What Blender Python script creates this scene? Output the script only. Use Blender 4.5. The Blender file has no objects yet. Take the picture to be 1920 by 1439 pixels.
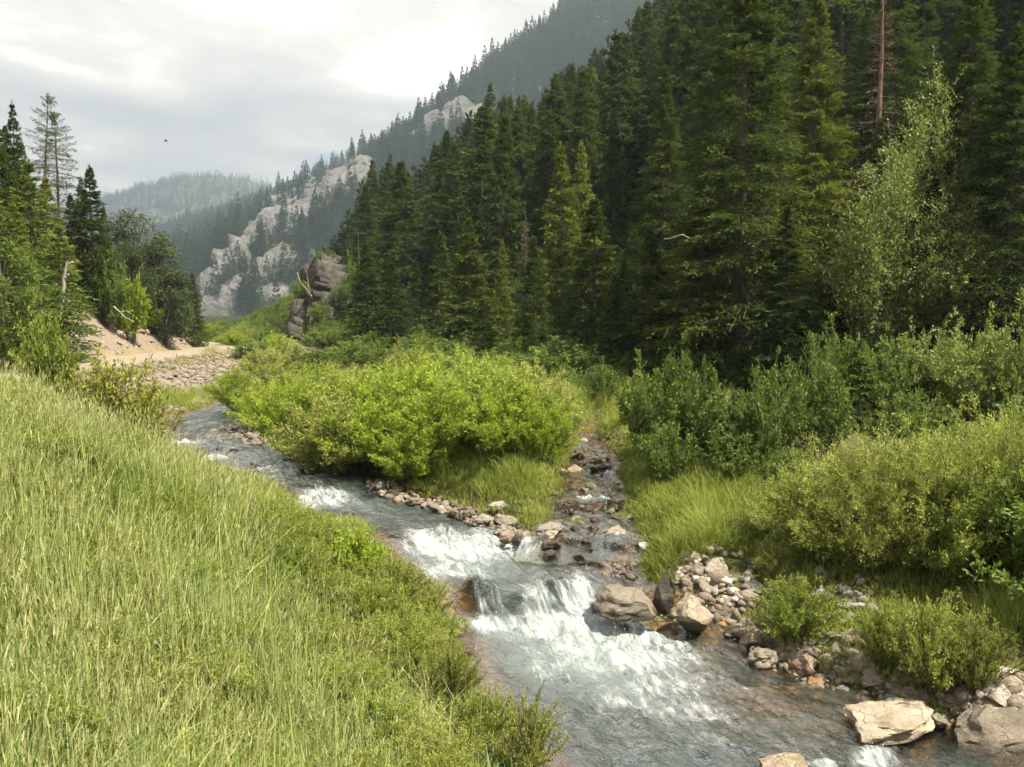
import bpy, bmesh, math, random
import numpy as np

# ------------------------------------------------------------------ camera, sky, sun, exposure
SC = bpy.context.scene
COL = SC.collection
W_PX, H_PX, F_PX = 1920.0, 1439.0, 1566.0
CAM = np.array([0.0, 0.0, 4.2])
PITCH = math.radians(4.36)

cam_data = bpy.data.cameras.new('camera')
cam_data.sensor_width = 36.0
cam_data.lens = 36.0 * F_PX / W_PX
cam_data.clip_start = 0.1
cam_data.clip_end = 6000
cam = bpy.data.objects.new('camera', cam_data)
COL.objects.link(cam)
cam.location = CAM
cam.rotation_euler = (math.radians(90) - PITCH, 0, 0)
SC.camera = cam

SUN_EL = math.radians(57)
SUN_H = (0.86, -0.51)                       # horizontal direction towards the sun (from the right, a little behind)
_n = math.hypot(*SUN_H)
SUN_DIR = np.array([SUN_H[0] / _n * math.cos(SUN_EL), SUN_H[1] / _n * math.cos(SUN_EL), math.sin(SUN_EL)])

world = bpy.data.worlds.new('World')
SC.world = world
world.use_nodes = True
wt = world.node_tree
wt.nodes.clear()


class NT:
    """tiny node-tree helper"""
    def __init__(self, tree):
        self.t = tree

    def n(self, typ, ins=None, **props):
        nd = self.t.nodes.new(typ)
        for k, v in props.items():
            setattr(nd, k, v)
        for k, v in (ins or {}).items():
            self.set(nd, k, v)
        return nd

    def set(self, nd, k, v):
        sock = nd.inputs[k]
        if isinstance(v, bpy.types.NodeSocket):
            self.t.links.new(v, sock)
        elif isinstance(v, bpy.types.Node):
            self.t.links.new(v.outputs[0], sock)
        else:
            sock.default_value = v

    def math(self, op, a, b=None, clamp=False):
        nd = self.t.nodes.new('ShaderNodeMath')
        nd.operation = op
        nd.use_clamp = clamp
        self.set(nd, 0, a)
        if b is not None:
            self.set(nd, 1, b)
        return nd.outputs[0]

    def vmath(self, op, a, b=None):
        nd = self.t.nodes.new('ShaderNodeVectorMath')
        nd.operation = op
        self.set(nd, 0, a)
        if b is not None:
            self.set(nd, 1, b)
        return nd.outputs[0]

    def mix(self, fac, a, b, blend='MIX'):
        nd = self.t.nodes.new('ShaderNodeMix')
        nd.data_type = 'RGBA'
        nd.blend_type = blend
        self.set(nd, 0, fac)
        self.set(nd, 6, a)
        self.set(nd, 7, b)
        return nd.outputs[2]

    def ramp(self, fac, stops, interp='LINEAR'):
        nd = self.t.nodes.new('ShaderNodeValToRGB')
        nd.color_ramp.interpolation = interp
        el = nd.color_ramp.elements
        while len(el) < len(stops):
            el.new(0.5)
        for e, (p, c) in zip(el, stops):
            e.position = p
            e.color = (*c, 1) if len(c) == 3 else c
        self.set(nd, 0, fac)
        return nd.outputs[0]

    def rng(self, v, a, b, c=0.0, d=1.0, smooth=False):
        nd = self.t.nodes.new('ShaderNodeMapRange')
        nd.interpolation_type = 'SMOOTHSTEP' if smooth else 'LINEAR'
        self.set(nd, 0, v)
        for i, x in enumerate((a, b, c, d)):
            self.set(nd, i + 1, x)
        return nd.outputs[0]

    def noise(self, vec, scale, detail=4, rough=0.55, dist=0.0, color=False):
        nd = self.t.nodes.new('ShaderNodeTexNoise')
        if vec is not None:
            self.set(nd, 'Vector', vec)
        self.set(nd, 'Scale', scale)
        self.set(nd, 'Detail', detail)
        self.set(nd, 'Roughness', rough)
        self.set(nd, 'Distortion', dist)
        return nd.outputs[1 if color else 0]


def build_world():
    t = NT(wt)
    sky = t.n('ShaderNodeTexSky', sky_type='NISHITA', sun_disc=False,
              sun_elevation=SUN_EL, sun_rotation=math.atan2(SUN_H[0], SUN_H[1]), altitude=2000.0,
              air_density=1.0, dust_density=3.0)
    d = t.n('ShaderNodeTexCoord').outputs['Generated']
    sep = t.n('ShaderNodeSeparateXYZ', {0: d})
    zc = t.math('ADD', t.math('MAXIMUM', sep.outputs[2], 0.0), 0.14)
    uv = t.n('ShaderNodeCombineXYZ', {0: t.math('DIVIDE', sep.outputs[0], zc), 1: t.math('DIVIDE', sep.outputs[1], zc), 2: 0.0})
    loc = t.vmath('ADD', uv, CLOUD_OFF)
    big = t.noise(loc, 0.85, 5, 0.5, 0.5)
    fine = t.noise(loc, 2.1, 6, 0.55, 0.3)
    mixn = t.math('ADD', t.math('MULTIPLY', big, 0.66), t.math('MULTIPLY', fine, 0.34))
    # layered stratus: grey bellies and brighter billows
    col = t.ramp(mixn, [(0.36, (0.47, 0.475, 0.485)), (0.45, (0.62, 0.60, 0.575)), (0.52, (0.82, 0.765, 0.685)),
                        (0.57, (1.15, 1.07, 0.94)), (0.64, (1.7, 1.6, 1.42))])
    gap = t.rng(t.noise(t.vmath('ADD', loc, (7.3, 2.1, 0)), 0.8, 4, 0.5), 0.60, 0.72, 0.0, 0.8, True)
    skyc = t.mix(1.0, sky.outputs[0], (0.10, 0.10, 0.10, 1), 'MULTIPLY')
    allc = t.mix(t.math('SUBTRACT', 1.0, gap), skyc, col)
    bg = t.n('ShaderNodeBackground', {'Color': allc, 'Strength': SKY_STR})
    out = t.n('ShaderNodeOutputWorld', {'Surface': bg.outputs[0]})


SKY_STR = 0.61
CLOUD_OFF = (12.6, 8.3, 0.0)
build_world()

sun_data = bpy.data.lights.new('sun', 'SUN')
sun_data.energy = 5.0
sun_data.angle = math.radians(0.6)
sun_data.color = (1.0, 0.92, 0.76)
sun = bpy.data.objects.new('sun', sun_data)
COL.objects.link(sun)
from mathutils import Vector, Matrix
sun.rotation_euler = Vector(-SUN_DIR).to_track_quat('-Z', 'Y').to_euler()
sun.location = (40, -20, 60)

SC.view_settings.view_transform = 'Standard'
SC.view_settings.look = 'None'
SC.view_settings.gamma = 1.0
SC.view_settings.use_curve_mapping = False
SC.view_settings.exposure = 1.5
SC.render.engine = 'CYCLES'
cy = SC.cycles
cy.use_denoising = True
try:
    cy.denoiser = 'OPENIMAGEDENOISE'
except Exception:
    pass
cy.max_bounces = 5
cy.diffuse_bounces = 2
cy.glossy_bounces = 2
cy.transmission_bounces = 3
cy.transparent_max_bounces = 6
cy.volume_bounces = 0
cy.use_adaptive_sampling = True
cy.adaptive_threshold = 0.03
cy.adaptive_min_samples = 16
try:
    world.cycles.sampling_method = 'MANUAL'
    world.cycles.sample_map_resolution = 256
except Exception:
    pass
cy.debug_use_spatial_splits = True
cy.caustics_reflective = False
cy.caustics_refractive = False
cy.sample_clamp_indirect = 4.0

HAZE_DENSITY = 0.00055

# ------------------------------------------------------------------ numeric helpers
RS = np.random.RandomState
_perm = RS(7).permutation(256)
_perm = np.concatenate([_perm, _perm, _perm])
_g3 = RS(11).normal(size=(256, 3))
_g3 /= np.linalg.norm(_g3, axis=1)[:, None]


def perlin(x, y, z=0.0):
    x, y, z = np.broadcast_arrays(np.asarray(x, float), np.asarray(y, float), np.asarray(z, float))
    xi, yi, zi = np.floor(x).astype(int), np.floor(y).astype(int), np.floor(z).astype(int)
    xf, yf, zf = x - xi, y - yi, z - zi
    u, v, w = (q * q * q * (q * (q * 6 - 15) + 10) for q in (xf, yf, zf))
    r = 0
    for dx in (0, 1):
        for dy in (0, 1):
            for dz in (0, 1):
                h = _perm[_perm[_perm[(xi + dx) & 255] + ((yi + dy) & 255)] + ((zi + dz) & 255)]
                g = _g3[h]
                dot = g[..., 0] * (xf - dx) + g[..., 1] * (yf - dy) + g[..., 2] * (zf - dz)
                r = r + dot * (u if dx else 1 - u) * (v if dy else 1 - v) * (w if dz else 1 - w)
    return r * 1.6


def fbm(x, y, z=0.0, oct=4, lac=2.03, gain=0.5):
    r, a = 0, 1.0
    for i in range(oct):
        r = r + a * perlin(np.asarray(x) + 17.3 * i, np.asarray(y) - 9.1 * i, np.asarray(z) + 3.7 * i)
        x, y, z = np.asarray(x) * lac, np.asarray(y) * lac, np.asarray(z) * lac
        a *= gain
    return r


def sstep(a, b, x):
    t = np.clip((np.asarray(x, float) - a) / (b - a), 0, 1)
    return t * t * (3 - 2 * t)


def softplus(x, k):
    x = np.asarray(x, float)
    return np.where(x / k > 30, x, k * np.log1p(np.exp(np.clip(x / k, -60, 30))))


def smax(a, b, k):
    return b + softplus(a - b, k)


def unit(v):
    return v / np.maximum(np.linalg.norm(v, axis=-1, keepdims=True), 1e-9)


CP, SP = math.cos(PITCH), math.sin(PITCH)


def ray(px, py):
    """world direction through a photograph pixel, scaled to y = 1"""
    a, b = (np.asarray(px, float) - W_PX / 2) / F_PX, (H_PX / 2 - np.asarray(py, float)) / F_PX
    dy = CP + b * SP
    dz = -SP + b * CP
    return a / dy, dz / dy


def at_y(px, py, Y):
    ax, az = ray(px, py)
    return np.array([ax * Y, Y, CAM[2] + az * Y])


def at_z(px, py, z):
    ax, az = ray(px, py)
    Y = (np.asarray(z, float) - CAM[2]) / az
    return ax * Y, Y


def project(x, y, z):
    dx, dy, dz = x - CAM[0], y - CAM[1], z - CAM[2]
    dep = dy * CP - dz * SP
    up = dy * SP + dz * CP
    dep = np.maximum(dep, 1e-3)
    return W_PX / 2 + F_PX * dx / dep, H_PX / 2 - F_PX * up / dep, dep


# ------------------------------------------------------------------ mesh / object helpers
def mesh_np(name, V, F, mat=None, tint=None, smooth=False, attrs=None):
    """V (n,3), F (m,k) all faces with the same k, or list of such arrays"""
    V = np.ascontiguousarray(V, np.float32)
    Fs = F if isinstance(F, (list, tuple)) else [F]
    me = bpy.data.meshes.new(name)
    me.vertices.add(len(V))
    me.vertices.foreach_set('co', V.ravel())
    loops = np.concatenate([np.asarray(f, np.int32).ravel() for f in Fs])
    tot = np.concatenate([np.full(len(f), np.asarray(f).shape[1], np.int32) for f in Fs])
    start = np.concatenate([[0], np.cumsum(tot)[:-1]]).astype(np.int32)
    me.loops.add(len(loops))
    me.loops.foreach_set('vertex_index', loops)
    me.polygons.add(len(tot))
    me.polygons.foreach_set('loop_start', start)
    me.polygons.foreach_set('loop_total', tot)
    if smooth:
        me.polygons.foreach_set('use_smooth', np.ones(len(tot), bool))
    me.update(calc_edges=True)
    if tint is not None:
        attrs = dict(attrs or {}, tint=tint)
    for k, v in (attrs or {}).items():
        v = np.asarray(v, np.float32)
        if v.ndim == 1:
            a = me.attributes.new(k, 'FLOAT', 'POINT')
            a.data.foreach_set('value', v)
        else:
            a = me.attributes.new(k, 'FLOAT_VECTOR', 'POINT')
            a.data.foreach_set('vector', v.ravel())
    if mat is not None:
        me.materials.append(mat)
    return me


def tag(o, label=None, cat=None, group=None, kind=None):
    for k, v in (('label', label), ('category', cat), ('group', group), ('kind', kind)):
        if v:
            o[k] = v
    return o


def link(name, data, parent=None, loc=None, rot=None, scl=None):
    o = bpy.data.objects.new(name, data)
    COL.objects.link(o)
    if parent is not None:
        o.parent = parent
    if loc is not None:
        o.location = [float(v) for v in loc]
    if rot is not None:
        o.rotation_euler = [float(v) for v in rot]
    if scl is not None:
        o.scale = [float(v) for v in scl] if hasattr(scl, '__len__') else [float(scl)] * 3
    return o


def grid_faces(nr, nc):
    i = np.arange(nr - 1)[:, None] * nc + np.arange(nc - 1)[None, :]
    return np.stack([i, i + 1, i + nc + 1, i + nc], -1).reshape(-1, 4)


# ------------------------------------------------------------------ materials
def new_mat(name):
    m = bpy.data.materials.new(name)
    m.use_nodes = True
    m.node_tree.nodes.clear()
    return m, NT(m.node_tree)


def leaf_mat(name, dark, mid, light, trans=0.35, var=0.5, rough=0.55, patch=None, patch_scale=0.5, spec=0.25):
    """foliage: colour varies per leaf (tint), per plant (random) and over patches of ground"""
    m, t = new_mat(name)
    tint = t.n('ShaderNodeAttribute', attribute_name='tint').outputs['Fac']
    rnd = t.n('ShaderNodeObjectInfo').outputs['Random']
    pos = t.n('ShaderNodeNewGeometry').outputs['Position']
    nz = t.noise(pos, patch_scale, 3)
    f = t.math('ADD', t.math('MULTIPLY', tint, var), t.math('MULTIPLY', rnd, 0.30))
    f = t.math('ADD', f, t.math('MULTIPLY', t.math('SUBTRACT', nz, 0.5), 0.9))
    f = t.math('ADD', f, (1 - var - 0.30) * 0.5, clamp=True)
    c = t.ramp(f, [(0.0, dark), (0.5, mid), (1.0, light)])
    if patch is not None:
        pn = t.rng(t.noise(t.vmath('ADD', pos, (31.0, 5.0, 0.0)), patch_scale * 0.7, 3), 0.50, 0.66, 0, 0.85, True)
        c = t.mix(pn, c, (*patch, 1))
    p = t.n('ShaderNodeBsdfPrincipled', {'Base Color': c, 'Roughness': rough})
    p.inputs['Specular IOR Level'].default_value = spec
    tr = t.n('ShaderNodeBsdfTranslucent', {'Color': t.mix(0.45, c, (0.30, 0.42, 0.05, 1))})
    mx = t.n('ShaderNodeMixShader', {0: trans, 1: p.outputs[0], 2: tr.outputs[0]})
    t.n('ShaderNodeOutputMaterial', {'Surface': mx.outputs[0]})
    return m


def bark_mat(name, a, b, scale=6.0):
    m, t = new_mat(name)
    co = t.n('ShaderNodeTexCoord').outputs['Object']
    st = t.vmath('MULTIPLY', co, (1, 1, 0.18))
    nz = t.noise(st, scale * 3, 5, 0.65)
    c = t.ramp(nz, [(0.3, a), (0.7, b)])
    bp = t.n('ShaderNodeBump', {'Height': nz, 'Strength': 0.6, 'Distance': 0.03})
    p = t.n('ShaderNodeBsdfPrincipled', {'Base Color': c, 'Roughness': 0.9, 'Normal': bp.outputs[0]})
    t.n('ShaderNodeOutputMaterial', {'Surface': p.outputs[0]})
    return m


def rock_mat(name, a, b, c3, moss=0.0, wet=0.0, scale=1.0, mosscol=(0.09, 0.12, 0.02), line=0.0):
    m, t = new_mat(name)
    geo = t.n('ShaderNodeNewGeometry')
    pos = geo.outputs['Position']
    rnd = t.n('ShaderNodeObjectInfo').outputs['Random']
    co = t.vmath('MULTIPLY', pos, (1, 1, 1.5))
    n1 = t.noise(co, 3.2 * scale, 6, 0.62, 0.5)
    n2 = t.noise(co, 17.0 * scale, 5, 0.7)
    n3 = t.noise(co, 60.0 * scale, 3, 0.6)
    f = t.math('ADD', t.math('MULTIPLY', n1, 0.65), t.math('MULTIPLY', n2, 0.35))
    f = t.math('ADD', f, t.math('MULTIPLY', t.math('SUBTRACT', rnd, 0.5), 0.22))
    col = t.ramp(f, [(0.30, a), (0.48, b), (0.68, c3)])
    vor = t.n('ShaderNodeTexVoronoi', {'Vector': t.vmath('ADD', co, t.vmath('MULTIPLY', t.noise(co, 4.0 * scale, 3, color=True), (0.35, 0.35, 0.35))), 'Scale': 3.4 * scale}, feature='DISTANCE_TO_EDGE')
    crack = t.rng(vor.outputs['Distance'], 0.0, 0.022, 1.0, 0.0)
    crack = t.math('MULTIPLY', crack, t.rng(n1, 0.45, 0.6, 0, 0.55))
    col = t.mix(crack, col, (0.05, 0.042, 0.034, 1))
    col = t.mix(t.rng(n3, 0.35, 0.7, 0.0, 0.35), col, (*[x * 0.55 for x in a], 1))
    rough = 0.85
    if moss > 0:
        up = t.n('ShaderNodeSeparateXYZ', {0: geo.outputs['Normal']}).outputs[2]
        mk = t.math('ADD', t.math('MULTIPLY', up, 0.35), t.noise(pos, 5.0 * scale, 4))
        mk = t.rng(mk, 0.95 - moss * 0.5, 1.12 - moss * 0.5, 0, 0.95, True)
        mcol = t.ramp(n2, [(0.3, [x * 0.5 for x in mosscol]), (0.7, [x * 1.9 for x in mosscol])])
        col = t.mix(mk, col, mcol)
    if wet > 0:
        wn = t.rng(t.noise(pos, 2.5, 3), 0.3, 0.6, wet * 0.6, wet)
        col = t.mix(wn, col, t.mix(1.0, col, (0.32, 0.30, 0.28, 1), 'MULTIPLY'))
        rough = 0.35
    if line > 0:                                           # damp, algae-darkened foot of stones that stand in the water
        oz = t.n('ShaderNodeSeparateXYZ', {0: t.n('ShaderNodeTexCoord').outputs['Object']}).outputs[2]
        dk = t.rng(t.math('ADD', oz, t.math('MULTIPLY', t.math('SUBTRACT', n1, 0.5), 0.30)), line - 0.05, line + 0.07, 1.0, 0.0, True)
        col = t.mix(t.math('MULTIPLY', dk, 0.9), col, t.mix(1.0, col, (0.30, 0.29, 0.24, 1), 'MULTIPLY'))
        rough = t.rng(dk, 0, 1, 0.85, 0.35)
    hgt = t.math('ADD', t.math('MULTIPLY', n2, 0.6), t.math('MULTIPLY', n3, 0.25))
    hgt = t.math('SUBTRACT', hgt, t.math('MULTIPLY', crack, 0.8))
    bp = t.n('ShaderNodeBump', {'Height': hgt, 'Strength': 0.75, 'Distance': 0.05 / scale})
    p = t.n('ShaderNodeBsdfPrincipled', {'Base Color': col, 'Roughness': rough, 'Normal': bp.outputs[0]})
    p.inputs['Specular IOR Level'].default_value = 0.3
    t.n('ShaderNodeOutputMaterial', {'Surface': p.outputs[0]})
    return m


M = {}
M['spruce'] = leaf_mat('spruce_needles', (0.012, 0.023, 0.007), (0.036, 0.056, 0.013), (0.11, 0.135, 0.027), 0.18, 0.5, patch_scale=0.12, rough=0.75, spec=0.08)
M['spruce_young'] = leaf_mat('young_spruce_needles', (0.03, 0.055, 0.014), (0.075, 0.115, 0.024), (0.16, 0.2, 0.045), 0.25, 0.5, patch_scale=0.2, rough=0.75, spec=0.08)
M['spruce_gold'] = leaf_mat('sunlit_spruce_needles', (0.05, 0.06, 0.01), (0.14, 0.16, 0.024), (0.27, 0.29, 0.05), 0.25, 0.5, patch_scale=0.2, rough=0.75, spec=0.08)  # sunshine put into the needle colour; also serves the yellowish trees
M['spruce_far'] = leaf_mat('distant_conifer_needles', (0.01, 0.022, 0.01), (0.02, 0.038, 0.015), (0.042, 0.065, 0.022), 0.1, 0.5, patch_scale=0.02, rough=0.75, spec=0.08)
M['dead_needles'] = leaf_mat('dead_needles', (0.05, 0.028, 0.02), (0.11, 0.065, 0.045), (0.18, 0.115, 0.085), 0.1, 0.6)
M['grey_twigs'] = leaf_mat('bare_grey_twigs', (0.06, 0.05, 0.045), (0.11, 0.095, 0.085), (0.18, 0.16, 0.15), 0.0, 0.6)
M['willow'] = leaf_mat('willow_leaves', (0.12, 0.16, 0.024), (0.28, 0.35, 0.05), (0.44, 0.5, 0.11), 0.38, 0.6, patch_scale=0.5)
M['willow_near'] = leaf_mat('bank_willow_leaves', (0.14, 0.17, 0.035), (0.33, 0.38, 0.08), (0.52, 0.55, 0.17), 0.40, 0.6, patch_scale=0.6)
M['willow_bright'] = leaf_mat('bright_willow_leaves', (0.13, 0.18, 0.018), (0.29, 0.38, 0.036), (0.45, 0.52, 0.085), 0.42, 0.6, patch_scale=0.5)
M['willow_olive'] = leaf_mat('olive_willow_leaves', (0.11, 0.125, 0.026), (0.26, 0.285, 0.06), (0.44, 0.45, 0.14), 0.35, 0.6, patch_scale=0.5)
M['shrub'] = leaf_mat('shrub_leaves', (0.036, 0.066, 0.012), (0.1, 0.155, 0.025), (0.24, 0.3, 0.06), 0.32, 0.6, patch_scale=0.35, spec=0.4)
M['shrub_lit'] = leaf_mat('sunlit_shrub_leaves', (0.07, 0.1, 0.025), (0.19, 0.24, 0.055), (0.4, 0.43, 0.14), 0.35, 0.6, patch_scale=0.35, spec=0.4)  # lit copy of the shrub leaves, sunlight painted into the paler colour
M['shrub_yellow'] = leaf_mat('yellowish_shrub_leaves', (0.09, 0.1, 0.018), (0.23, 0.24, 0.04), (0.38, 0.37, 0.09), 0.35, 0.6, patch_scale=0.6)
M['juniper'] = leaf_mat('juniper_leaves', (0.022, 0.034, 0.014), (0.045, 0.062, 0.022), (0.085, 0.105, 0.035), 0.15, 0.6, patch_scale=0.3)
M['weed'] = leaf_mat('weed_leaves', (0.1, 0.13, 0.02), (0.22, 0.27, 0.045), (0.38, 0.41, 0.1), 0.4, 0.6, patch_scale=0.8)
M['grass'] = leaf_mat('meadow_grass_blades', (0.055, 0.105, 0.014), (0.2, 0.28, 0.04), (0.42, 0.46, 0.1), 0.42, 0.45, patch=(0.26, 0.38, 0.16), patch_scale=0.45)
M['grass_straw'] = leaf_mat('straw_grass_stalks', (0.24, 0.26, 0.1), (0.4, 0.41, 0.18), (0.55, 0.54, 0.28), 0.35, 0.6, patch_scale=0.5)
M['grass_fresh'] = leaf_mat('fresh_grass_blades', (0.1, 0.125, 0.02), (0.22, 0.265, 0.048), (0.42, 0.43, 0.12), 0.42, 0.5, patch_scale=0.6)
M['grass_dry'] = leaf_mat('dry_grass_blades', (0.16, 0.13, 0.05), (0.28, 0.25, 0.10), (0.40, 0.36, 0.17), 0.3, 0.5, patch_scale=0.5)
M['moss'] = leaf_mat('moss_fronds', (0.05, 0.09, 0.01), (0.13, 0.19, 0.02), (0.24, 0.28, 0.04), 0.3, 0.6, patch_scale=1.5)
M['white_petals'] = leaf_mat('white_petals', (0.6, 0.6, 0.55), (0.7, 0.7, 0.66), (0.8, 0.8, 0.78), 0.2, 0.5)
M['bark'] = bark_mat('spruce_bark', (0.045, 0.034, 0.026), (0.13, 0.105, 0.085))
M['bark_dead'] = bark_mat('weathered_wood', (0.16, 0.135, 0.115), (0.40, 0.36, 0.32))
M['bark_red'] = bark_mat('reddish_dead_bark', (0.10, 0.05, 0.035), (0.24, 0.14, 0.10))
M['stem'] = bark_mat('shrub_stems', (0.05, 0.04, 0.025), (0.13, 0.105, 0.07))
M['rock_tan'] = rock_mat('tan_limestone', (0.15, 0.12, 0.09), (0.30, 0.25, 0.195), (0.44, 0.385, 0.31))
M['rock_brown'] = rock_mat('brown_limestone', (0.10, 0.08, 0.06), (0.195, 0.16, 0.125), (0.30, 0.255, 0.20))
M['rock_grey'] = rock_mat('grey_limestone', (0.15, 0.14, 0.12), (0.28, 0.265, 0.235), (0.42, 0.40, 0.36))
M['rock_pale'] = rock_mat('pale_limestone', (0.30, 0.26, 0.21), (0.45, 0.40, 0.335), (0.58, 0.53, 0.46))
M['rock_red'] = rock_mat('reddish_rock', (0.13, 0.07, 0.045), (0.27, 0.16, 0.105), (0.38, 0.26, 0.19))
M['rock_moss'] = rock_mat('mossy_rock', (0.10, 0.08, 0.055), (0.20, 0.155, 0.105), (0.30, 0.25, 0.18), moss=0.75, mosscol=(0.045, 0.058, 0.013))
M['rock_wet'] = rock_mat('wet_stream_rock', (0.07, 0.058, 0.044), (0.14, 0.11, 0.08), (0.22, 0.175, 0.125), wet=0.9)
M['rock_orange'] = rock_mat('orange_stream_rock', (0.20, 0.10, 0.035), (0.34, 0.19, 0.07), (0.44, 0.29, 0.13), wet=0.4)
M['rock_pink'] = rock_mat('buff_broken_rock', (0.13, 0.105, 0.085), (0.27, 0.225, 0.18), (0.41, 0.355, 0.29))
_rc = {'rock_tan': ((0.15, 0.115, 0.08), (0.30, 0.24, 0.175), (0.44, 0.37, 0.285)), 'rock_brown': ((0.095, 0.078, 0.06), (0.185, 0.155, 0.122), (0.29, 0.25, 0.20)), 'rock_grey': ((0.14, 0.13, 0.115), (0.27, 0.255, 0.225), (0.41, 0.39, 0.35)),
       'rock_pale': ((0.27, 0.24, 0.195), (0.42, 0.375, 0.315), (0.55, 0.505, 0.44)), 'rock_red': ((0.13, 0.08, 0.055), (0.26, 0.175, 0.125), (0.37, 0.275, 0.21))}
for _k, _c in _rc.items():
    M[_k + '_shore'] = rock_mat(_k + '_with_damp_foot', *_c, line=0.40, moss=0.12)

# ------------------------------------------------------------------ the streams (rows: pixel row, left, right edge, water level)
MAIN_ROWS = [
    (2300, 1500, 4200, -0.06), (1850, 1120, 2900, -0.05), (1640, 1060, 2450, -0.04), (1520, 1040, 2160, -0.02), (1439, 1010, 1960, 0.0), (1380, 965, 1830, 0.0), (1300, 915, 1640, 0.0),
    (1240, 885, 1490, 0.02), (1192, 868, 1390, 0.03), (1152, 848, 1290, 0.20), (1108, 835, 1235, 0.41), (1084, 815, 1215, 0.46),
    (1060, 790, 1200, 0.48), (1025, 750, 1150, 0.52), (1000, 715, 985, 0.68), (978, 660, 945, 0.74),
    (950, 560, 850, 0.77), (930, 530, 800, 0.81), (903, 495, 735, 0.95), (880, 450, 690, 1.00), (862, 400, 645, 1.10),
    (835, 345, 570, 1.18), (812, 308, 530, 1.25), (795, 292, 500, 1.30), (780, 320, 480, 1.33), (765, 380, 470, 1.37),
    (748, 405, 478, 1.42)]
CREEK_ROWS = [
    (1062, 1005, 1195, 0.50), (1028, 1015, 1205, 0.60), (1005, 1038, 1205, 0.76), (975, 1030, 1182, 0.84), (955, 1036, 1172, 0.88),
    (938, 1040, 1170, 1.05), (915, 1058, 1172, 1.12), (890, 1050, 1158, 1.20), (868, 1068, 1164, 1.28), (848, 1072, 1146, 1.36), (830, 1066, 1122, 1.43), (815, 1078, 1112, 1.52), (798, 1094, 1118, 1.62)]


def stream_rails(rows, n):
    rows = np.array(rows, float)
    lx, ly = at_z(rows[:, 1], rows[:, 0], rows[:, 3])
    rx, ry = at_z(rows[:, 2], rows[:, 0], rows[:, 3])
    L, R, z = np.stack([lx, ly], 1), np.stack([rx, ry], 1), rows[:, 3]
    C = (L + R) / 2
    s = np.concatenate([[0], np.cumsum(np.linalg.norm(np.diff(C, axis=0), axis=1))])
    si = np.linspace(0, s[-1], n)

    def ip(a, k):
        v = np.interp(si, s, a)
        pad = np.concatenate([np.full(k, v[0]), v, np.full(k, v[-1])])
        ker = np.hanning(2 * k + 1)
        ker /= ker.sum()
        return np.convolve(pad, ker, 'valid')
    k = max(2, int(n * 0.55 / s[-1]))
    kz = max(1, int(n * 0.16 / s[-1]))
    L2 = np.stack([ip(L[:, 0], k), ip(L[:, 1], k)], 1)
    R2 = np.stack([ip(R[:, 0], k), ip(R[:, 1], k)], 1)
    return dict(L=L2, R=R2, z=ip(z, kz), s=si, n=n, step=si[1])


MAIN = stream_rails(MAIN_ROWS, 420)
CREEK = stream_rails(CREEK_ROWS, 220)


def stream_query(S, x, y, sub=4):
    """signed distance outside the bank (negative in the water), side (+1 left looking upstream), water level"""
    L, R, z = (S[k][::sub].astype(np.float32) for k in 'LRz')
    poly = np.concatenate([L, R[::-1]])
    pa, pb = poly, np.roll(poly, -1, 0)
    x, y = np.ravel(x).astype(np.float32), np.ravel(y).astype(np.float32)
    d, side, wl = np.empty(len(x)), np.empty(len(x)), np.empty(len(x))
    for i in range(0, len(x), 30000):
        sl = slice(i, i + 30000)
        xs, ys = x[sl, None], y[sl, None]
        ql = (xs - L[None, :, 0]) ** 2 + (ys - L[None, :, 1]) ** 2
        qr = (xs - R[None, :, 0]) ** 2 + (ys - R[None, :, 1]) ** 2
        dl, dr_ = np.sqrt(ql.min(1)), np.sqrt(qr.min(1))
        de = np.minimum(dl, dr_)
        w = 1.0 / (np.minimum(ql, qr) + 0.02) ** 3
        near = (de < 6)
        inside = np.zeros(len(de), bool)
        k = np.where(near)[0]
        if len(k):
            xx, yy = xs[k], ys[k]
            cond = (pa[None, :, 1] > yy) != (pb[None, :, 1] > yy)
            den = np.where(np.abs(pb[:, 1] - pa[:, 1]) < 1e-9, 1e-9, pb[:, 1] - pa[:, 1])
            xi = (pb[:, 0] - pa[:, 0])[None] * (yy - pa[None, :, 1]) / den[None] + pa[None, :, 0]
            inside[k] = ((cond & (xx < xi)).sum(1) % 2) == 1
        wl[sl] = (w * z).sum(1) / w.sum(1)
        d[sl] = np.where(inside, -de, de)
        side[sl] = np.where(dl < dr_, 1, -1)
    return d, side, wl


# road centre line (x, y) from beside the camera to the bend, and its height
ROAD = np.array([(-5.0, -30), (-7.0, -12), (-9.5, 2), (-12.0, 12), (-13.7, 20), (-14.7, 27.5), (-15.4, 35), (-15.7, 41), (-16.2, 47), (-18.2, 53), (-23, 59), (-31, 64), (-42, 68)], float)
ROAD_Z = 2.6
_rs = np.concatenate([[0], np.cumsum(np.linalg.norm(np.diff(ROAD, axis=0), axis=1))])
_ri = np.linspace(0, _rs[-1], 240)
RD = np.stack([np.interp(_ri, _rs, ROAD[:, 0]), np.interp(_ri, _rs, ROAD[:, 1])], 1)
for _ in range(12):
    RD[1:-1] = 0.25 * RD[:-2] + 0.5 * RD[1:-1] + 0.25 * RD[2:]
RD_T = unit(np.gradient(RD, axis=0))


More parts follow.
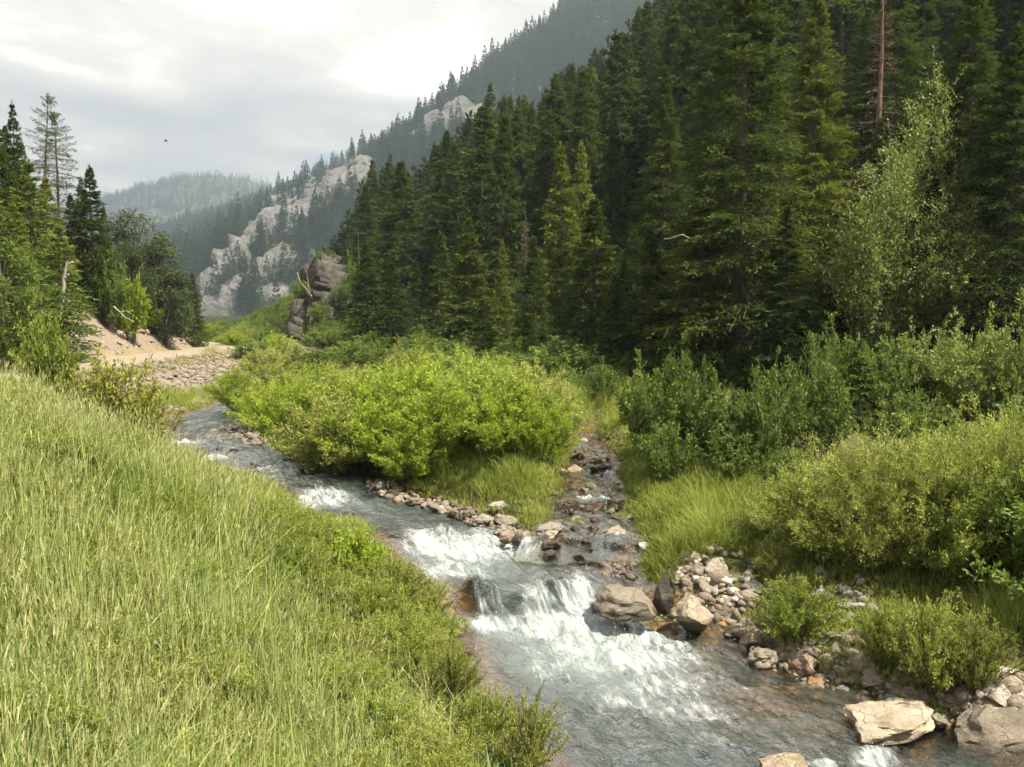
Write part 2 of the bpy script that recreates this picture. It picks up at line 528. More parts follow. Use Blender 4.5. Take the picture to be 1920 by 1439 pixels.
def road_query(x, y):
    x, y = np.ravel(x), np.ravel(y)
    d = np.empty(len(x))
    for i in range(0, len(x), 40000):
        sl = slice(i, i + 40000)
        dx, dy = x[sl, None] - RD[None, :, 0], y[sl, None] - RD[None, :, 1]
        j = (dx * dx + dy * dy).argmin(1)
        r = np.arange(len(j))
        cr = RD_T[j, 0] * dy[r, j] - RD_T[j, 1] * dx[r, j]          # + on the left (uphill) side
        d[sl] = np.sign(cr) * np.sqrt(dx[r, j] ** 2 + dy[r, j] ** 2)
    return d


A_P0 = np.array([11.0, 22.0])
A_T = unit(np.array([-0.546, 0.837]))
A_N = np.array([A_T[1], -A_T[0]])


def hill_a(x, y):
    """signed distance uphill of the foot line of the forested slope, and its height"""
    px, py = x - A_P0[0], y - A_P0[1]
    a = px * A_T[0] + py * A_T[1]
    d = px * A_N[0] + py * A_N[1]
    d = d + 2.2 * perlin(a * 0.045, 3.1) + 1.0 * perlin(a * 0.15, 9.0) + np.clip(-a - 4, 0, 60) * -0.35
    slope = 0.56
    z = 2.3 + slope * d + 1.4 * fbm(x * 0.05, y * 0.05, 2.0, 3) * sstep(2, 20, d)
    z = z - 0.8 * softplus(a - 96, 12)
    return a, d, z


def ground(x, y):
    """terrain height"""
    shp = np.shape(x)
    x, y = np.ravel(np.asarray(x, float)), np.ravel(np.asarray(y, float))
    dm, sm, zm = stream_query(MAIN, x, y)
    dc, scd, zc = stream_query(CREEK, x, y)
    dr = road_query(x, y)
    r = np.hypot(x, y)
    floor = np.interp(y, [-20, 6, 10, 14, 18, 24, 60, 400], [0.6, 0.7, 1.0, 1.35, 1.75, 2.0, 2.5, 6.0]) + 0.16 * fbm(x * 0.12, y * 0.12, 0.5, 3)
    # left bank, camera side
    amp = 1.0 - 0.85 * sstep(11.5, 19.5, y)
    lb = zm + 0.08 + amp * np.interp(dm, [0, 0.5, 1, 1.5, 2, 2.5, 3, 3.5, 4, 5, 6, 8, 12], [0, 0.04, 0.11, 0.22, 0.40, 0.66, 0.98, 1.34, 1.68, 2.18, 2.42, 2.58, 2.65]) + 0.10 * fbm(x * 0.6, y * 0.6, 1.0, 3) * sstep(0, 1.5, dm)
    # island and right bank
    near_c = dc < dm
    d = np.minimum(dc, dm)
    wc, wm = 1 / (np.maximum(dc, 0) + 0.12) ** 2, 1 / (np.maximum(dm, 0) + 0.12) ** 2
    wl = (wc * zc + wm * zm) / (wc + wm)
    dpos = np.maximum(d, 0)
    rb = wl + 0.24 * (1 - np.exp(-dpos / 0.22)) + 0.42 * (1 - np.exp(-dpos / 2.0)) + 0.07 * fbm(x * 0.9, y * 0.9, 4.0, 3) * sstep(0.1, 1.0, d)
    far = sstep(2.0, 9.0, d)
    rb = rb * (1 - far) + np.maximum(floor, rb) * far
    left = (sm > 0)
    # blend across the upstream end
    z = np.where(left, lb, rb)
    z = np.where((y > 30) , floor * sstep(30, 36, y) + z * (1 - sstep(30, 36, y)), z)
    # road bench and its embankment on the river side
    emb = ROAD_Z - 0.62 * np.maximum(-dr - 1.9, 0)
    inroad = (dr < 0)
    rv = sstep(11.0, 22.0, y)
    z = np.where(inroad, np.where(y > 10, smax(z, emb, 0.12) * rv + z * (1 - rv), z), z)
    z = np.where((dr < 0) & (dr > -1.9) & (y > 14), ROAD_Z, z)
    # uphill of the road: rock cut then a grassy slope
    cut = ROAD_Z + 1.15 * np.clip(dr - 1.7, 0, 3.2) + 0.78 * np.clip(dr - 4.9, 0, 60) + 0.5 * fbm(x * 0.35, y * 0.35, 7.0, 4) * sstep(1.7, 4.0, dr)
    cut = cut * sstep(8, 17, y) + (ROAD_Z + 0.5 * np.clip(dr - 1.7, 0, 40)) * (1 - sstep(8, 17, y))
    z = np.where(dr >= 0, cut, z)
    # forest slope
    a, da, za = hill_a(x, y)
    z = smax(z, za, 0.5)
    # stream beds
    for dd, w in ((dm, zm), (dc, zc)):
        dep = np.minimum(0.42, 0.06 + 0.34 * np.maximum(-dd, 0))
        bed = w - dep
        k = sstep(0.45, -0.12, dd)
        z = z * (1 - k) + np.minimum(bed, z) * k
    # gentle far closing hills around the place
    z = z + 0.16 * softplus(r - 1500, 100) * sstep(0.2, -0.4, y / np.maximum(r, 1)) 
    return z.reshape(shp)


_YS = np.arange(1.5, 49.5, 0.02)


def _surf(X, Y):
    g = ground(X, Y)
    dm, _, zm = stream_query(MAIN, X, Y)
    dc, _, zc = stream_query(CREEK, X, Y)
    g = np.where(dm < 0, np.maximum(g, zm), g)
    return np.where(dc < 0, np.maximum(g, zc), g)


_GX, _GY = np.arange(-26, 18.01, 0.12), np.arange(1.0, 50.01, 0.12)
_GS = _surf(*[q.ravel() for q in np.meshgrid(_GX, _GY)]).reshape(len(_GY), len(_GX))


def _surf_grid(X, Y):
    fx, fy = (X - _GX[0]) / 0.12, (Y - _GY[0]) / 0.12
    i, j = np.clip(fx.astype(int), 0, len(_GX) - 2), np.clip(fy.astype(int), 0, len(_GY) - 2)
    u, v = np.clip(fx - i, 0, 1), np.clip(fy - j, 0, 1)
    return (_GS[j, i] * (1 - u) + _GS[j, i + 1] * u) * (1 - v) + (_GS[j + 1, i] * (1 - u) + _GS[j + 1, i + 1] * u) * v


def hit(px, py):
    """point of the terrain (or the water) seen at a photograph pixel"""
    ax, az = ray(px, py)
    ys = _YS
    g = _surf_grid(ax * ys, ys)
    below = CAM[2] + az * ys <= g
    k = int(np.argmax(below)) if below.any() else len(ys) - 1
    return np.array([ax * ys[k], ys[k], g[k]])


def gz(x, y):
    return float(ground(np.array([x]), np.array([y]))[0])


# ------------------------------------------------------------------ terrain sheet
def ground_mat(name):
    m, t = new_mat(name)
    pos = t.n('ShaderNodeNewGeometry').outputs['Position']
    at = lambda k: t.n('ShaderNodeAttribute', attribute_name=k).outputs['Fac']
    n1 = t.noise(pos, 0.8, 6, 0.6)
    n2 = t.noise(pos, 6.0, 5, 0.65)
    n3 = t.noise(pos, 30.0, 4, 0.65)
    soil = t.ramp(n2, [(0.3, (0.055, 0.05, 0.02)), (0.55, (0.10, 0.10, 0.035)), (0.75, (0.15, 0.16, 0.05))])
    dry = t.ramp(t.math('ADD', t.math('MULTIPLY', n1, 0.5), t.math('MULTIPLY', n3, 0.5)),
                 [(0.3, (0.13, 0.095, 0.05)), (0.5, (0.25, 0.20, 0.10)), (0.7, (0.34, 0.29, 0.15))])
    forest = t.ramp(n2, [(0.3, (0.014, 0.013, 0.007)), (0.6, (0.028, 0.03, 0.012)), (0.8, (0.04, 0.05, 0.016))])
    rock = t.ramp(t.math('ADD', t.math('MULTIPLY', n2, 0.5), t.math('MULTIPLY', n3, 0.5)),
                  [(0.3, (0.13, 0.10, 0.075)), (0.5, (0.25, 0.20, 0.155)), (0.7, (0.36, 0.30, 0.24))])
    vor = t.n('ShaderNodeTexVoronoi', {'Vector': pos, 'Scale': 9.0, 'Randomness': 1.0})
    peb = t.mix(t.rng(t.n('ShaderNodeSeparateColor', {0: vor.outputs['Color']}).outputs[0], 0, 1), (0.14, 0.085, 0.042, 1), (0.36, 0.235, 0.12, 1))
    bed = t.mix(t.rng(vor.outputs['Distance'], 0.25, 0.6, 0, 0.8), peb, (0.07, 0.05, 0.03, 1))
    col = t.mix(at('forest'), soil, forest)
    col = t.mix(at('dry'), col, dry)
    col = t.mix(at('rock'), col, rock)
    col = t.mix(at('bed'), col, bed)
    h = t.math('ADD', t.math('MULTIPLY', n2, 0.5), t.math('MULTIPLY', n3, 0.4))
    h = t.math('SUBTRACT', h, t.math('MULTIPLY', t.math('MULTIPLY', vor.outputs['Distance'], at('bed')), 0.7))
    bp = t.n('ShaderNodeBump', {'Height': h, 'Strength': 0.8, 'Distance': 0.12})
    p = t.n('ShaderNodeBsdfPrincipled', {'Base Color': col, 'Roughness': 0.92, 'Normal': bp.outputs[0]})
    p.inputs['Specular IOR Level'].default_value = 0.15
    t.n('ShaderNodeOutputMaterial', {'Surface': p.outputs[0]})
    return m


M['ground'] = ground_mat('valley_ground')


def build_ground():
    rr = np.exp(np.linspace(math.log(0.8), math.log(3000), 480))
    fr = np.linspace(math.radians(-43), math.radians(43), 290)
    bk = np.linspace(math.radians(43), math.radians(317), 60)[1:-1]
    th = np.concatenate([fr, bk])
    R_, T_ = np.meshgrid(rr, th, indexing='ij')
    X, Y = R_ * np.sin(T_), R_ * np.cos(T_)
    Z = ground(X, Y)
    x, y = X.ravel(), Y.ravel()
    dm, sm, _ = stream_query(MAIN, x, y)
    dc, _, _ = stream_query(CREEK, x, y)
    dr = road_query(x, y)
    a, da, _ = hill_a(x, y)
    dmin = np.minimum(dm, dc)
    bed = sstep(0.35, 0.0, dmin + 0.15 * perlin(x * 2, y * 2))
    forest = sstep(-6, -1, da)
    rockm = sstep(1.4, 2.2, dr) * sstep(6.0, 4.2, dr + 1.8 * fbm(x * 0.25, y * 0.25, 3, 3)) * sstep(14, 18, y)
    rockm = np.maximum(rockm, sstep(-1.2, -1.9, dr) * sstep(-7.0, -5.0, dr) * sstep(17, 21, y) * 0.9)
    dry = sstep(1.5, 4.0, dr) * 0.75 * sstep(10, 16, y)
    dry = np.maximum(dry, sstep(2.3, 1.8, np.abs(dr)) * sstep(-20, 0, y))
    nc = len(th)
    F = grid_faces(len(rr), nc)
    i = np.arange(len(rr) - 1) * nc
    F = np.concatenate([F, np.stack([i + nc - 1, i, i + nc, i + 2 * nc - 1], 1)])
    V = np.stack([x, y, Z.ravel()], 1)
    V = np.concatenate([V, [[0, 0, gz(0, 0)]]])
    cap = np.stack([np.full(nc, len(V) - 1), np.roll(np.arange(nc), -1), np.arange(nc)], 1)
    app = lambda q: np.concatenate([q, [0]])
    F = F[:, ::-1]
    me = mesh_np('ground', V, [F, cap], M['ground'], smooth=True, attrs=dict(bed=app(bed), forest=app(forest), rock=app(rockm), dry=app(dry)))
    o = link('ground', me)
    tag(o, kind='structure')
    return o


build_ground()


def build_road():
    m, t = new_mat('gravel_road_surface')
    pos = t.n('ShaderNodeNewGeometry').outputs['Position']
    n = t.noise(pos, 14, 5, 0.7)
    c = t.ramp(n, [(0.3, (0.20, 0.16, 0.12)), (0.7, (0.32, 0.27, 0.21))])
    c = t.mix(t.rng(t.noise(pos, 0.7, 3), 0.4, 0.65, 0, 0.5), c, (0.22, 0.18, 0.13, 1))
    bp = t.n('ShaderNodeBump', {'Height': n, 'Strength': 0.5, 'Distance': 0.03})
    p = t.n('ShaderNodeBsdfPrincipled', {'Base Color': c, 'Roughness': 0.95, 'Normal': bp.outputs[0]})
    t.n('ShaderNodeOutputMaterial', {'Surface': p.outputs[0]})
    k = np.where((RD[:, 1] > 13))[0]
    C, T = RD[k], RD_T[k]
    nrm = np.stack([-T[:, 1], T[:, 0]], 1)
    w = np.array([-1.75, -1.0, -0.55, 0, 0.55, 1.0, 1.6])
    zz = np.array([-0.03, 0.03, 0.02, 0.05, 0.02, 0.03, 0.0]) + 0.035
    wob = 0.16 * perlin(np.arange(len(k)) * 0.3, 0.5)
    V = []
    for j in range(len(w)):
        e = w[j] + (wob if j in (0, len(w) - 1) else 0)
        V.append(np.stack([C[:, 0] + nrm[:, 0] * e, C[:, 1] + nrm[:, 1] * e, np.full(len(k), ROAD_Z + zz[j])], 1))
    V = np.stack(V, 1).reshape(-1, 3)
    o = link('road', mesh_np('road', V, grid_faces(len(k), len(w)), m, smooth=True))
    tag(o, kind='structure')


build_road()

# ------------------------------------------------------------------ water
def water_mat():
    m, t = new_mat('stream_water')
    at = lambda k: t.n('ShaderNodeAttribute', attribute_name=k)
    flow = at('flow').outputs['Vector']              # metres along and across the current
    foam_a, deep, aer = at('foam').outputs['Fac'], at('deep').outputs['Fac'], at('aerated').outputs['Fac']
    fl = t.vmath('MULTIPLY', flow, (0.55, 1.0, 1.0))
    w1 = t.noise(fl, 3.2, 4, 0.6, 0.8)
    w2 = t.noise(t.vmath('MULTIPLY', flow, (0.8, 1.0, 1.0)), 11.0, 4, 0.6, 0.5)
    w3 = t.noise(flow, 34.0, 2, 0.6)
    h = t.math('ADD', t.math('MULTIPLY', w1, 0.5), t.math('ADD', t.math('MULTIPLY', w2, 0.30), t.math('MULTIPLY', w3, 0.10)))
    bp = t.n('ShaderNodeBump', {'Height': h, 'Strength': 0.8, 'Distance': 0.11})
    # clear water: what lies below, tinted by how deep it is, and the sky mirrored on top
    tint = t.mix(deep, (0.80, 0.70, 0.50, 1), (0.07, 0.105, 0.10, 1))
    clear = t.n('ShaderNodeBsdfTransparent', {'Color': tint})
    body = t.n('ShaderNodeBsdfDiffuse', {'Color': (0.050, 0.070, 0.066, 1), 'Normal': bp.outputs[0]})
    under = t.n('ShaderNodeMixShader', {0: t.math('MULTIPLY', deep, 0.55), 1: clear.outputs[0], 2: body.outputs[0]})
    gl = t.n('ShaderNodeBsdfGlossy', {'Color': (1, 1, 1, 1), 'Roughness': 0.07, 'Normal': bp.outputs[0]})
    fr = t.n('ShaderNodeFresnel', {'IOR': 1.33, 'Normal': bp.outputs[0]})
    surf = t.n('ShaderNodeMixShader', {0: t.math('MULTIPLY', fr.outputs[0], 0.40), 1: under.outputs[0], 2: gl.outputs[0]})
    # bubbles stirred into the water under the fall
    milky = t.n('ShaderNodeBsdfDiffuse', {'Color': (0.30, 0.375, 0.36, 1), 'Normal': bp.outputs[0]})
    an = t.math('MULTIPLY', aer, t.rng(t.noise(fl, 2.4, 4, 0.6, 0.6), 0.28, 0.62, 0.25, 1.0))
    s2 = t.n('ShaderNodeMixShader', {0: t.math('MULTIPLY', an, 0.6, clamp=True), 1: surf.outputs[0], 2: milky.outputs[0]})
    # foam
    fs = t.vmath('MULTIPLY', flow, (0.30, 1.0, 1.0))
    f1 = t.noise(fs, 4.2, 7, 0.68, 1.4)
    f2 = t.noise(t.vmath('MULTIPLY', flow, (0.5, 1.0, 1.0)), 13.0, 5, 0.7, 0.8)
    fn = t.math('ADD', t.math('MULTIPLY', f1, 0.66), t.math('MULTIPLY', f2, 0.34))
    thr = t.math('SUBTRACT', 0.86, t.math('MULTIPLY', foam_a, 0.62))
    fm = t.rng(t.math('SUBTRACT', fn, thr), -0.10, 0.26, 0.0, 0.97, True)
    fm = t.math('MULTIPLY', fm, t.rng(foam_a, 0.02, 0.12, 0, 1))
    fb = t.n('ShaderNodeBump', {'Height': fn, 'Strength': 1.0, 'Distance': 0.22})
    white = t.n('ShaderNodeBsdfPrincipled', {'Base Color': t.ramp(fn, [(0.36, (0.22, 0.27, 0.275)), (0.50, (0.46, 0.50, 0.50)), (0.62, (0.70, 0.725, 0.72))]), 'Roughness': 0.6, 'Normal': fb.outputs[0]})
    s3 = t.n('ShaderNodeMixShader', {0: fm, 1: s2.outputs[0], 2: white.outputs[0]})
    t.n('ShaderNodeOutputMaterial', {'Surface': s3.outputs[0]})
    return m


M['water'] = water_mat()
M['foam'] = None

# white water: pixel centre, half extent in pixels (across, along), strength; and stirred-up water
FOAM_SPOTS = [
    (880, 1030, 135, 32, 1.0), (800, 1020, 60, 30, 1.0), (960, 1030, 90, 20, 0.75), (1060, 1015, 80, 10, 0.5), (1150, 1018, 60, 9, 0.7),
    (850, 1070, 120, 26, 0.72), (1000, 1075, 80, 18, 0.35),
    (915, 1130, 40, 46, 0.55), (1015, 1120, 55, 52, 0.70), (1085, 1115, 40, 50, 1.0), (975, 1115, 30, 40, 0.45),
    (1060, 1175, 150, 32, 1.15), (940, 1172, 90, 20, 1.0), (1180, 1200, 110, 32, 0.85), (1110, 1210, 150, 36, 0.8),
    (1190, 1235, 160, 50, 0.92), (1250, 1290, 150, 44, 0.74), (1070, 1255, 120, 44, 0.60), (1290, 1335, 150, 42, 0.66), (1180, 1325, 140, 46, 0.60), (1370, 1290, 90, 30, 0.50),
    (1430, 1290, 80, 18, 0.52), (1330, 1392, 170, 34, 0.52), (1200, 1400, 140, 34, 0.42), (1470, 1350, 120, 24, 0.46), (1640, 1425, 50, 36, 1.0), (1540, 1436, 40, 16, 0.9), (1480, 1400, 130, 28, 0.46), (960, 1300, 70, 50, 0.32),
    (610, 935, 70, 20, 0.95), (580, 945, 50, 16, 0.85), (680, 950, 70, 14, 0.45),
    (520, 880, 55, 14, 1.0), (490, 895, 60, 12, 0.7), (560, 905, 90, 8, 0.55), (440, 885, 50, 10, 0.6),
    (400, 858, 60, 9, 0.75), (460, 850, 60, 6, 0.45), (345, 832, 50, 7, 0.85), (430, 840, 40, 5, 0.55), (330, 815, 40, 5, 0.4),
    (1110, 948, 45, 10, 0.95), (1100, 960, 50, 8, 0.4), (1120, 885, 40, 5, 0.5), (1160, 880, 14, 5, 0.6), (1090, 985, 60, 8, 0.42), (1100, 1040, 70, 8, 0.35)]
AER_SPOTS = [(1110, 1235, 130, 44, 0.9), (1180, 1285, 100, 36, 0.45), (880, 1050, 120, 30, 0.55), (1060, 1180, 150, 26, 0.9), (620, 945, 70, 14, 0.3)]


def spot_field(px, py, spots):
    f = np.zeros(px.shape)
    for cx, cy_, rx, ry, k in spots:
        q = ((px - cx) / rx) ** 2 + ((py - cy_) / ry) ** 2
        f = np.maximum(f, k * np.exp(-q * 0.85))
    return f


def build_stream(S, name, ncol, deep_max, over):
    L, R, z, s = S['L'], S['R'], S['z'], S['s']
    n = len(s)
    t = np.linspace(-over, 1 + over, ncol)
    P = L[:, None, :] * (1 - t)[None, :, None] + R[:, None, :] * t[None, :, None]
    X, Y = P[..., 0], P[..., 1]
    wid = np.linalg.norm(R - L, axis=1)
    T = t[None, :] * wid[:, None]
    Sx = np.repeat(s[:, None], ncol, 1)
    sh = 0.42 * perlin(T * 1.15, Sx * 0.5, 4.4) + 0.16 * perlin(T * 3.4, Sx * 0.8, 1.4)
    Z = np.interp(Sx + sh, s, z)
    px, py, _ = project(X, Y, np.repeat(z[:, None], ncol, 1))
    foam = spot_field(px, py, FOAM_SPOTS)
    aer = spot_field(px, py, AER_SPOTS)
    edge = np.minimum(t, 1 - t)[None, :] * wid[:, None]
    deep = sstep(0.05, 1.0, edge + 0.25 * fbm(Sx * 0.6, T * 1.1, 3.0, 3)) * deep_max
    if name == 'stream':                                  # the gravelly shallows on the far side are clear
        shal = spot_field(px, py, [(1480, 1300, 250, 70, 1.0), (1640, 1390, 200, 70, 1.0), (1130, 1050, 130, 40, 0.9), (880, 975, 120, 14, 0.6), (460, 812, 90, 20, 0.9), (1360, 1222, 110, 40, 0.9), (900, 1330, 60, 60, 0.6)])
        deep = deep * (1 - 0.92 * np.clip(shal, 0, 1))
    # surface relief: riffles everywhere, lumps in the white water
    rel = 0.034 * fbm(Sx * 1.5, T * 2.3, 0.0, 3) + 0.016 * fbm(Sx * 5, T * 6, 5.0, 2)
    lum = 0.15 * np.abs(fbm(Sx * 2.0, T * 2.6, 8.0, 3)) + 0.06 * fbm(Sx * 6.0, T * 7.0, 2.0, 3)
    Z = Z + rel * (0.6 + deep) + np.clip(foam, 0, 1) ** 1.2 * lum
    # water drawn over sunken boulders
    for cx, cy_, rx, hh in SUNKEN:
        wx, wy = at_z(cx, cy_, float(np.interp(cy_, [1000, 1090, 1120, 1170, 1440], [0.65, 0.46, 0.30, 0.05, 0.0]) if cy_ > 990 else 1.0))
        rr = rx / F_PX * wy
        q = ((X - wx) ** 2 + ((Y - wy) / 0.8) ** 2) / rr ** 2
        Z = Z + hh * np.exp(-q * 1.4)
    V = np.stack([X, Y, Z], -1).reshape(-1, 3)
    me = mesh_np(name, V, grid_faces(n, ncol)[:, ::-1], M['water'], smooth=True,
                 attrs=dict(foam=np.clip(foam, 0, 1.2).ravel(), aerated=aer.ravel(), deep=deep.ravel(),
                            flow=np.stack([Sx.ravel(), T.ravel(), np.zeros(T.size)], 1)))
    o = link(name, me)
    tag(o, kind='structure')
    S['grid'] = (X, Y, Z, foam)
    return o


SUNKEN = [(886, 1128, 34, 0.22), (945, 1064, 34, 0.10), (1040, 1105, 30, 0.10), (560, 886, 22, 0.10), (840, 1002, 30, 0.10), (900, 1006, 24, 0.08), (1160, 1105, 20, 0.08)]
build_stream(MAIN, 'stream', 120, 1.0, 0.10)
build_stream(CREEK, 'side_stream', 70, 0.55, 0.22)


def water_z(x, y):
    dm, _, zm = stream_query(MAIN, [x], [y])
    dc, _, zc = stream_query(CREEK, [x], [y])
    return float(zm[0] if dm[0] < dc[0] else zc[0])

# ------------------------------------------------------------------ foliage generators
def leaf_geo(base, dirv, L, W, rs, tint=None, up=1.0):
    """one diamond quad for each leaf, its face turned mostly upward"""
    n = len(base)
    side = unit(np.cross(dirv, rs.normal(size=(n, 3)) + np.array([0, 0, up])))
    L, W = np.broadcast_to(L, n)[:, None], np.broadcast_to(W, n)[:, None]
    mid = base + dirv * L * 0.45
    V = np.stack([base, mid + side * W * 0.5, base + dirv * L, mid - side * W * 0.5], 1).reshape(-1, 3)
    F = np.arange(4 * n).reshape(n, 4)
    t = rs.rand(n) if tint is None else tint
    return V, F, np.repeat(t, 4)


def tube_geo(paths, radii, k=5):
    """paths (n, m, 3), radii (n, m) -> prisms"""
    n, m, _ = paths.shape
    tan = unit(np.gradient(paths, axis=1))
    ref = np.where(np.abs(tan[..., 2:3]) > 0.9, np.array([1.0, 0, 0]), np.array([0, 0, 1.0]))
    u = unit(np.cross(tan, ref))
    v = np.cross(tan, u)
    an = np.arange(k) * 2 * np.pi / k
    ring = paths[:, :, None, :] + radii[:, :, None, None] * (np.cos(an)[None, None, :, None] * u[:, :, None, :] + np.sin(an)[None, None, :, None] * v[:, :, None, :])
    V = ring.reshape(-1, 3)
    b = (np.arange(n)[:, None, None] * m + np.arange(m - 1)[None, :, None]) * k
    i, j = np.arange(k)[None, None, :], (np.arange(k)[None, None, :] + 1) % k
    F = np.stack([b + i, b + j, b + k + j, b + k + i], -1).reshape(-1, 4)
    return V, F


def spruce_geo(seed, H, R, nb, nt, nq, ql, qw, bare=0.05, sparse=0.0, tip=0.5, droop=0.35, power=1.0):
    rs = RS(seed)
    u = np.sort(rs.rand(nb)) ** 1.12
    h = H * (bare + (0.985 - bare) * u)
    az = np.arange(nb) * 2.39996 + rs.normal(0, 0.5, nb)
    prof = (1 - u) ** power
    lump = 1 + 0.22 * perlin(u * 7 + seed, az * 0.8, 0.3) + rs.normal(0, 0.13, nb)
    Rb = R * np.clip(prof * lump, 0.02, 2) + 0.03
    Rb *= np.where(u < 0.10, 0.55 + 4.5 * u, 1)
    keep = rs.rand(nb) >= sparse
    h, az, Rb, u = h[keep], az[keep], Rb[keep], u[keep]
    nb = len(h)
    e = np.interp(u, [0, 0.45, 0.8, 1], [-0.22, 0.05, 0.45, 0.95]) + rs.normal(0, 0.10, nb)
    dr = droop * np.interp(u, [0, 0.6, 1], [1.0, 0.8, 0.1])
    up = dr * 0.65
    rad = np.stack([np.cos(az), np.sin(az), np.zeros(nb)], 1)
    tan = np.stack([-np.sin(az), np.cos(az), np.zeros(nb)], 1)

    def bp(s):
        s = np.asarray(s)
        z = h[:, None] + Rb[:, None] * (e[:, None] * s - dr[:, None] * s ** 2 + up[:, None] * s ** 3)
        return rad[:, None, :] * (Rb[:, None] * s)[..., None] + np.stack([0 * z, 0 * z, z], -1)
    s = np.clip(np.linspace(0.16, 1.0, nt)[None, :] + rs.normal(0, 0.03, (nb, nt)), 0.08, 1.02)
    B = bp(s)                                                   # (nb, nt, 3)
    sg = np.where((np.arange(nt) % 2) == 0, 1.0, -1.0)[None, :] * np.ones((nb, 1))
    side = sg * rs.uniform(0.35, 1.0, (nb, nt))
    td = rad[:, None, :] * (0.62 + 0.25 * s)[..., None] + tan[:, None, :] * side[..., None]
    td[..., 2] += rs.uniform(-0.45, 0.12, (nb, nt)) + e[:, None] * 0.4
    td = unit(td)
    tl = Rb[:, None] * 0.34 * (1.15 - 0.8 * s) + (0.10 + 0.25 * ql) * (1 - 0.75 * u[:, None])
    w = (np.arange(nq) + 0.5)[None, None, :] / nq + rs.uniform(-0.15, 0.15, (nb, nt, nq))
    P = B[:, :, None, :] + td[:, :, None, :] * (tl[:, :, None] * w)[..., None]
    P[..., 2] -= 0.22 * tl[:, :, None] * w ** 2
    D = unit(td[:, :, None, :] + rs.normal(0, 0.42, (nb, nt, nq, 3)))
    n = nb * nt * nq
    sc = (rs.uniform(0.7, 1.25, (nb, nt * nq)) * (1 - 0.45 * u ** 3)[:, None]).ravel()
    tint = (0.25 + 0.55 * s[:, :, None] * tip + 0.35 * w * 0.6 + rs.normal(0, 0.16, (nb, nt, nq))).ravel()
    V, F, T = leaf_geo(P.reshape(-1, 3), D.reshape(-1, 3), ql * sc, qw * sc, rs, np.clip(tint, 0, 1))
    # leader
    m = max(4, nq * 4)
    lb = np.stack([rs.normal(0, 0.02, m), rs.normal(0, 0.02, m), H * rs.uniform(0.93, 0.995, m)], 1)
    lv, lf, lt = leaf_geo(lb, unit(np.stack([rs.normal(0, 0.5, m), rs.normal(0, 0.5, m), np.full(m, 1.0)], 1)), ql, qw, rs)
    lf = lf + len(V)
    V, F, T = np.concatenate([V, lv]), np.concatenate([F, lf]), np.concatenate([T, lt])
    bs = np.linspace(0, 0.92, 4)[None, :] * np.ones((nb, 1))
    bw = bp(bs)
    br = np.interp(bs, [0, 1], [1, 0.25]) * (0.008 + 0.009 * Rb[:, None])
    return (V, F, T), (bw, br)


def trunk_geo(H, r0, boughs=None, k=7, lean=0.0, kb=3, wob=0.02, seed=0):
    z = np.linspace(-0.35, H * 0.985, 9)
    wv = wob * H * 0.2 * np.sin(z * 0.7 + seed)
    p = np.stack([wv * np.clip(z / H, 0, 1), 0.6 * wv * np.cos(z) * np.clip(z / H, 0, 1), z], 1)[None]
    r = (r0 * (1 - np.clip(z / H, 0, 1) * 0.94) ** 0.9)[None]
    r[0, 0] *= 1.35
    V, F = tube_geo(p, r, k)
    if boughs is not None:
        v2, f2 = tube_geo(boughs[0], boughs[1], kb)
        V, F = np.concatenate([V, v2]), np.concatenate([F, f2 + len(V)])
    return V, F


def make_spruce(name, seed, H, R, nb, nt, nq, ql, qw, mat, bark='bark', boughs=True, **kw):
    (V, F, T), bw = spruce_geo(seed, H, R, nb, nt, nq, ql, qw, **kw)
    crown = mesh_np(name + '_crown', V, F, mat, tint=T)
    tv, tf = trunk_geo(H, 0.011 * H + 0.03, bw if boughs else None, seed=seed)
    trunk = mesh_np(name + '_trunk', tv, tf, M[bark], smooth=True)
    return dict(crown=crown, trunk=trunk, H=H)


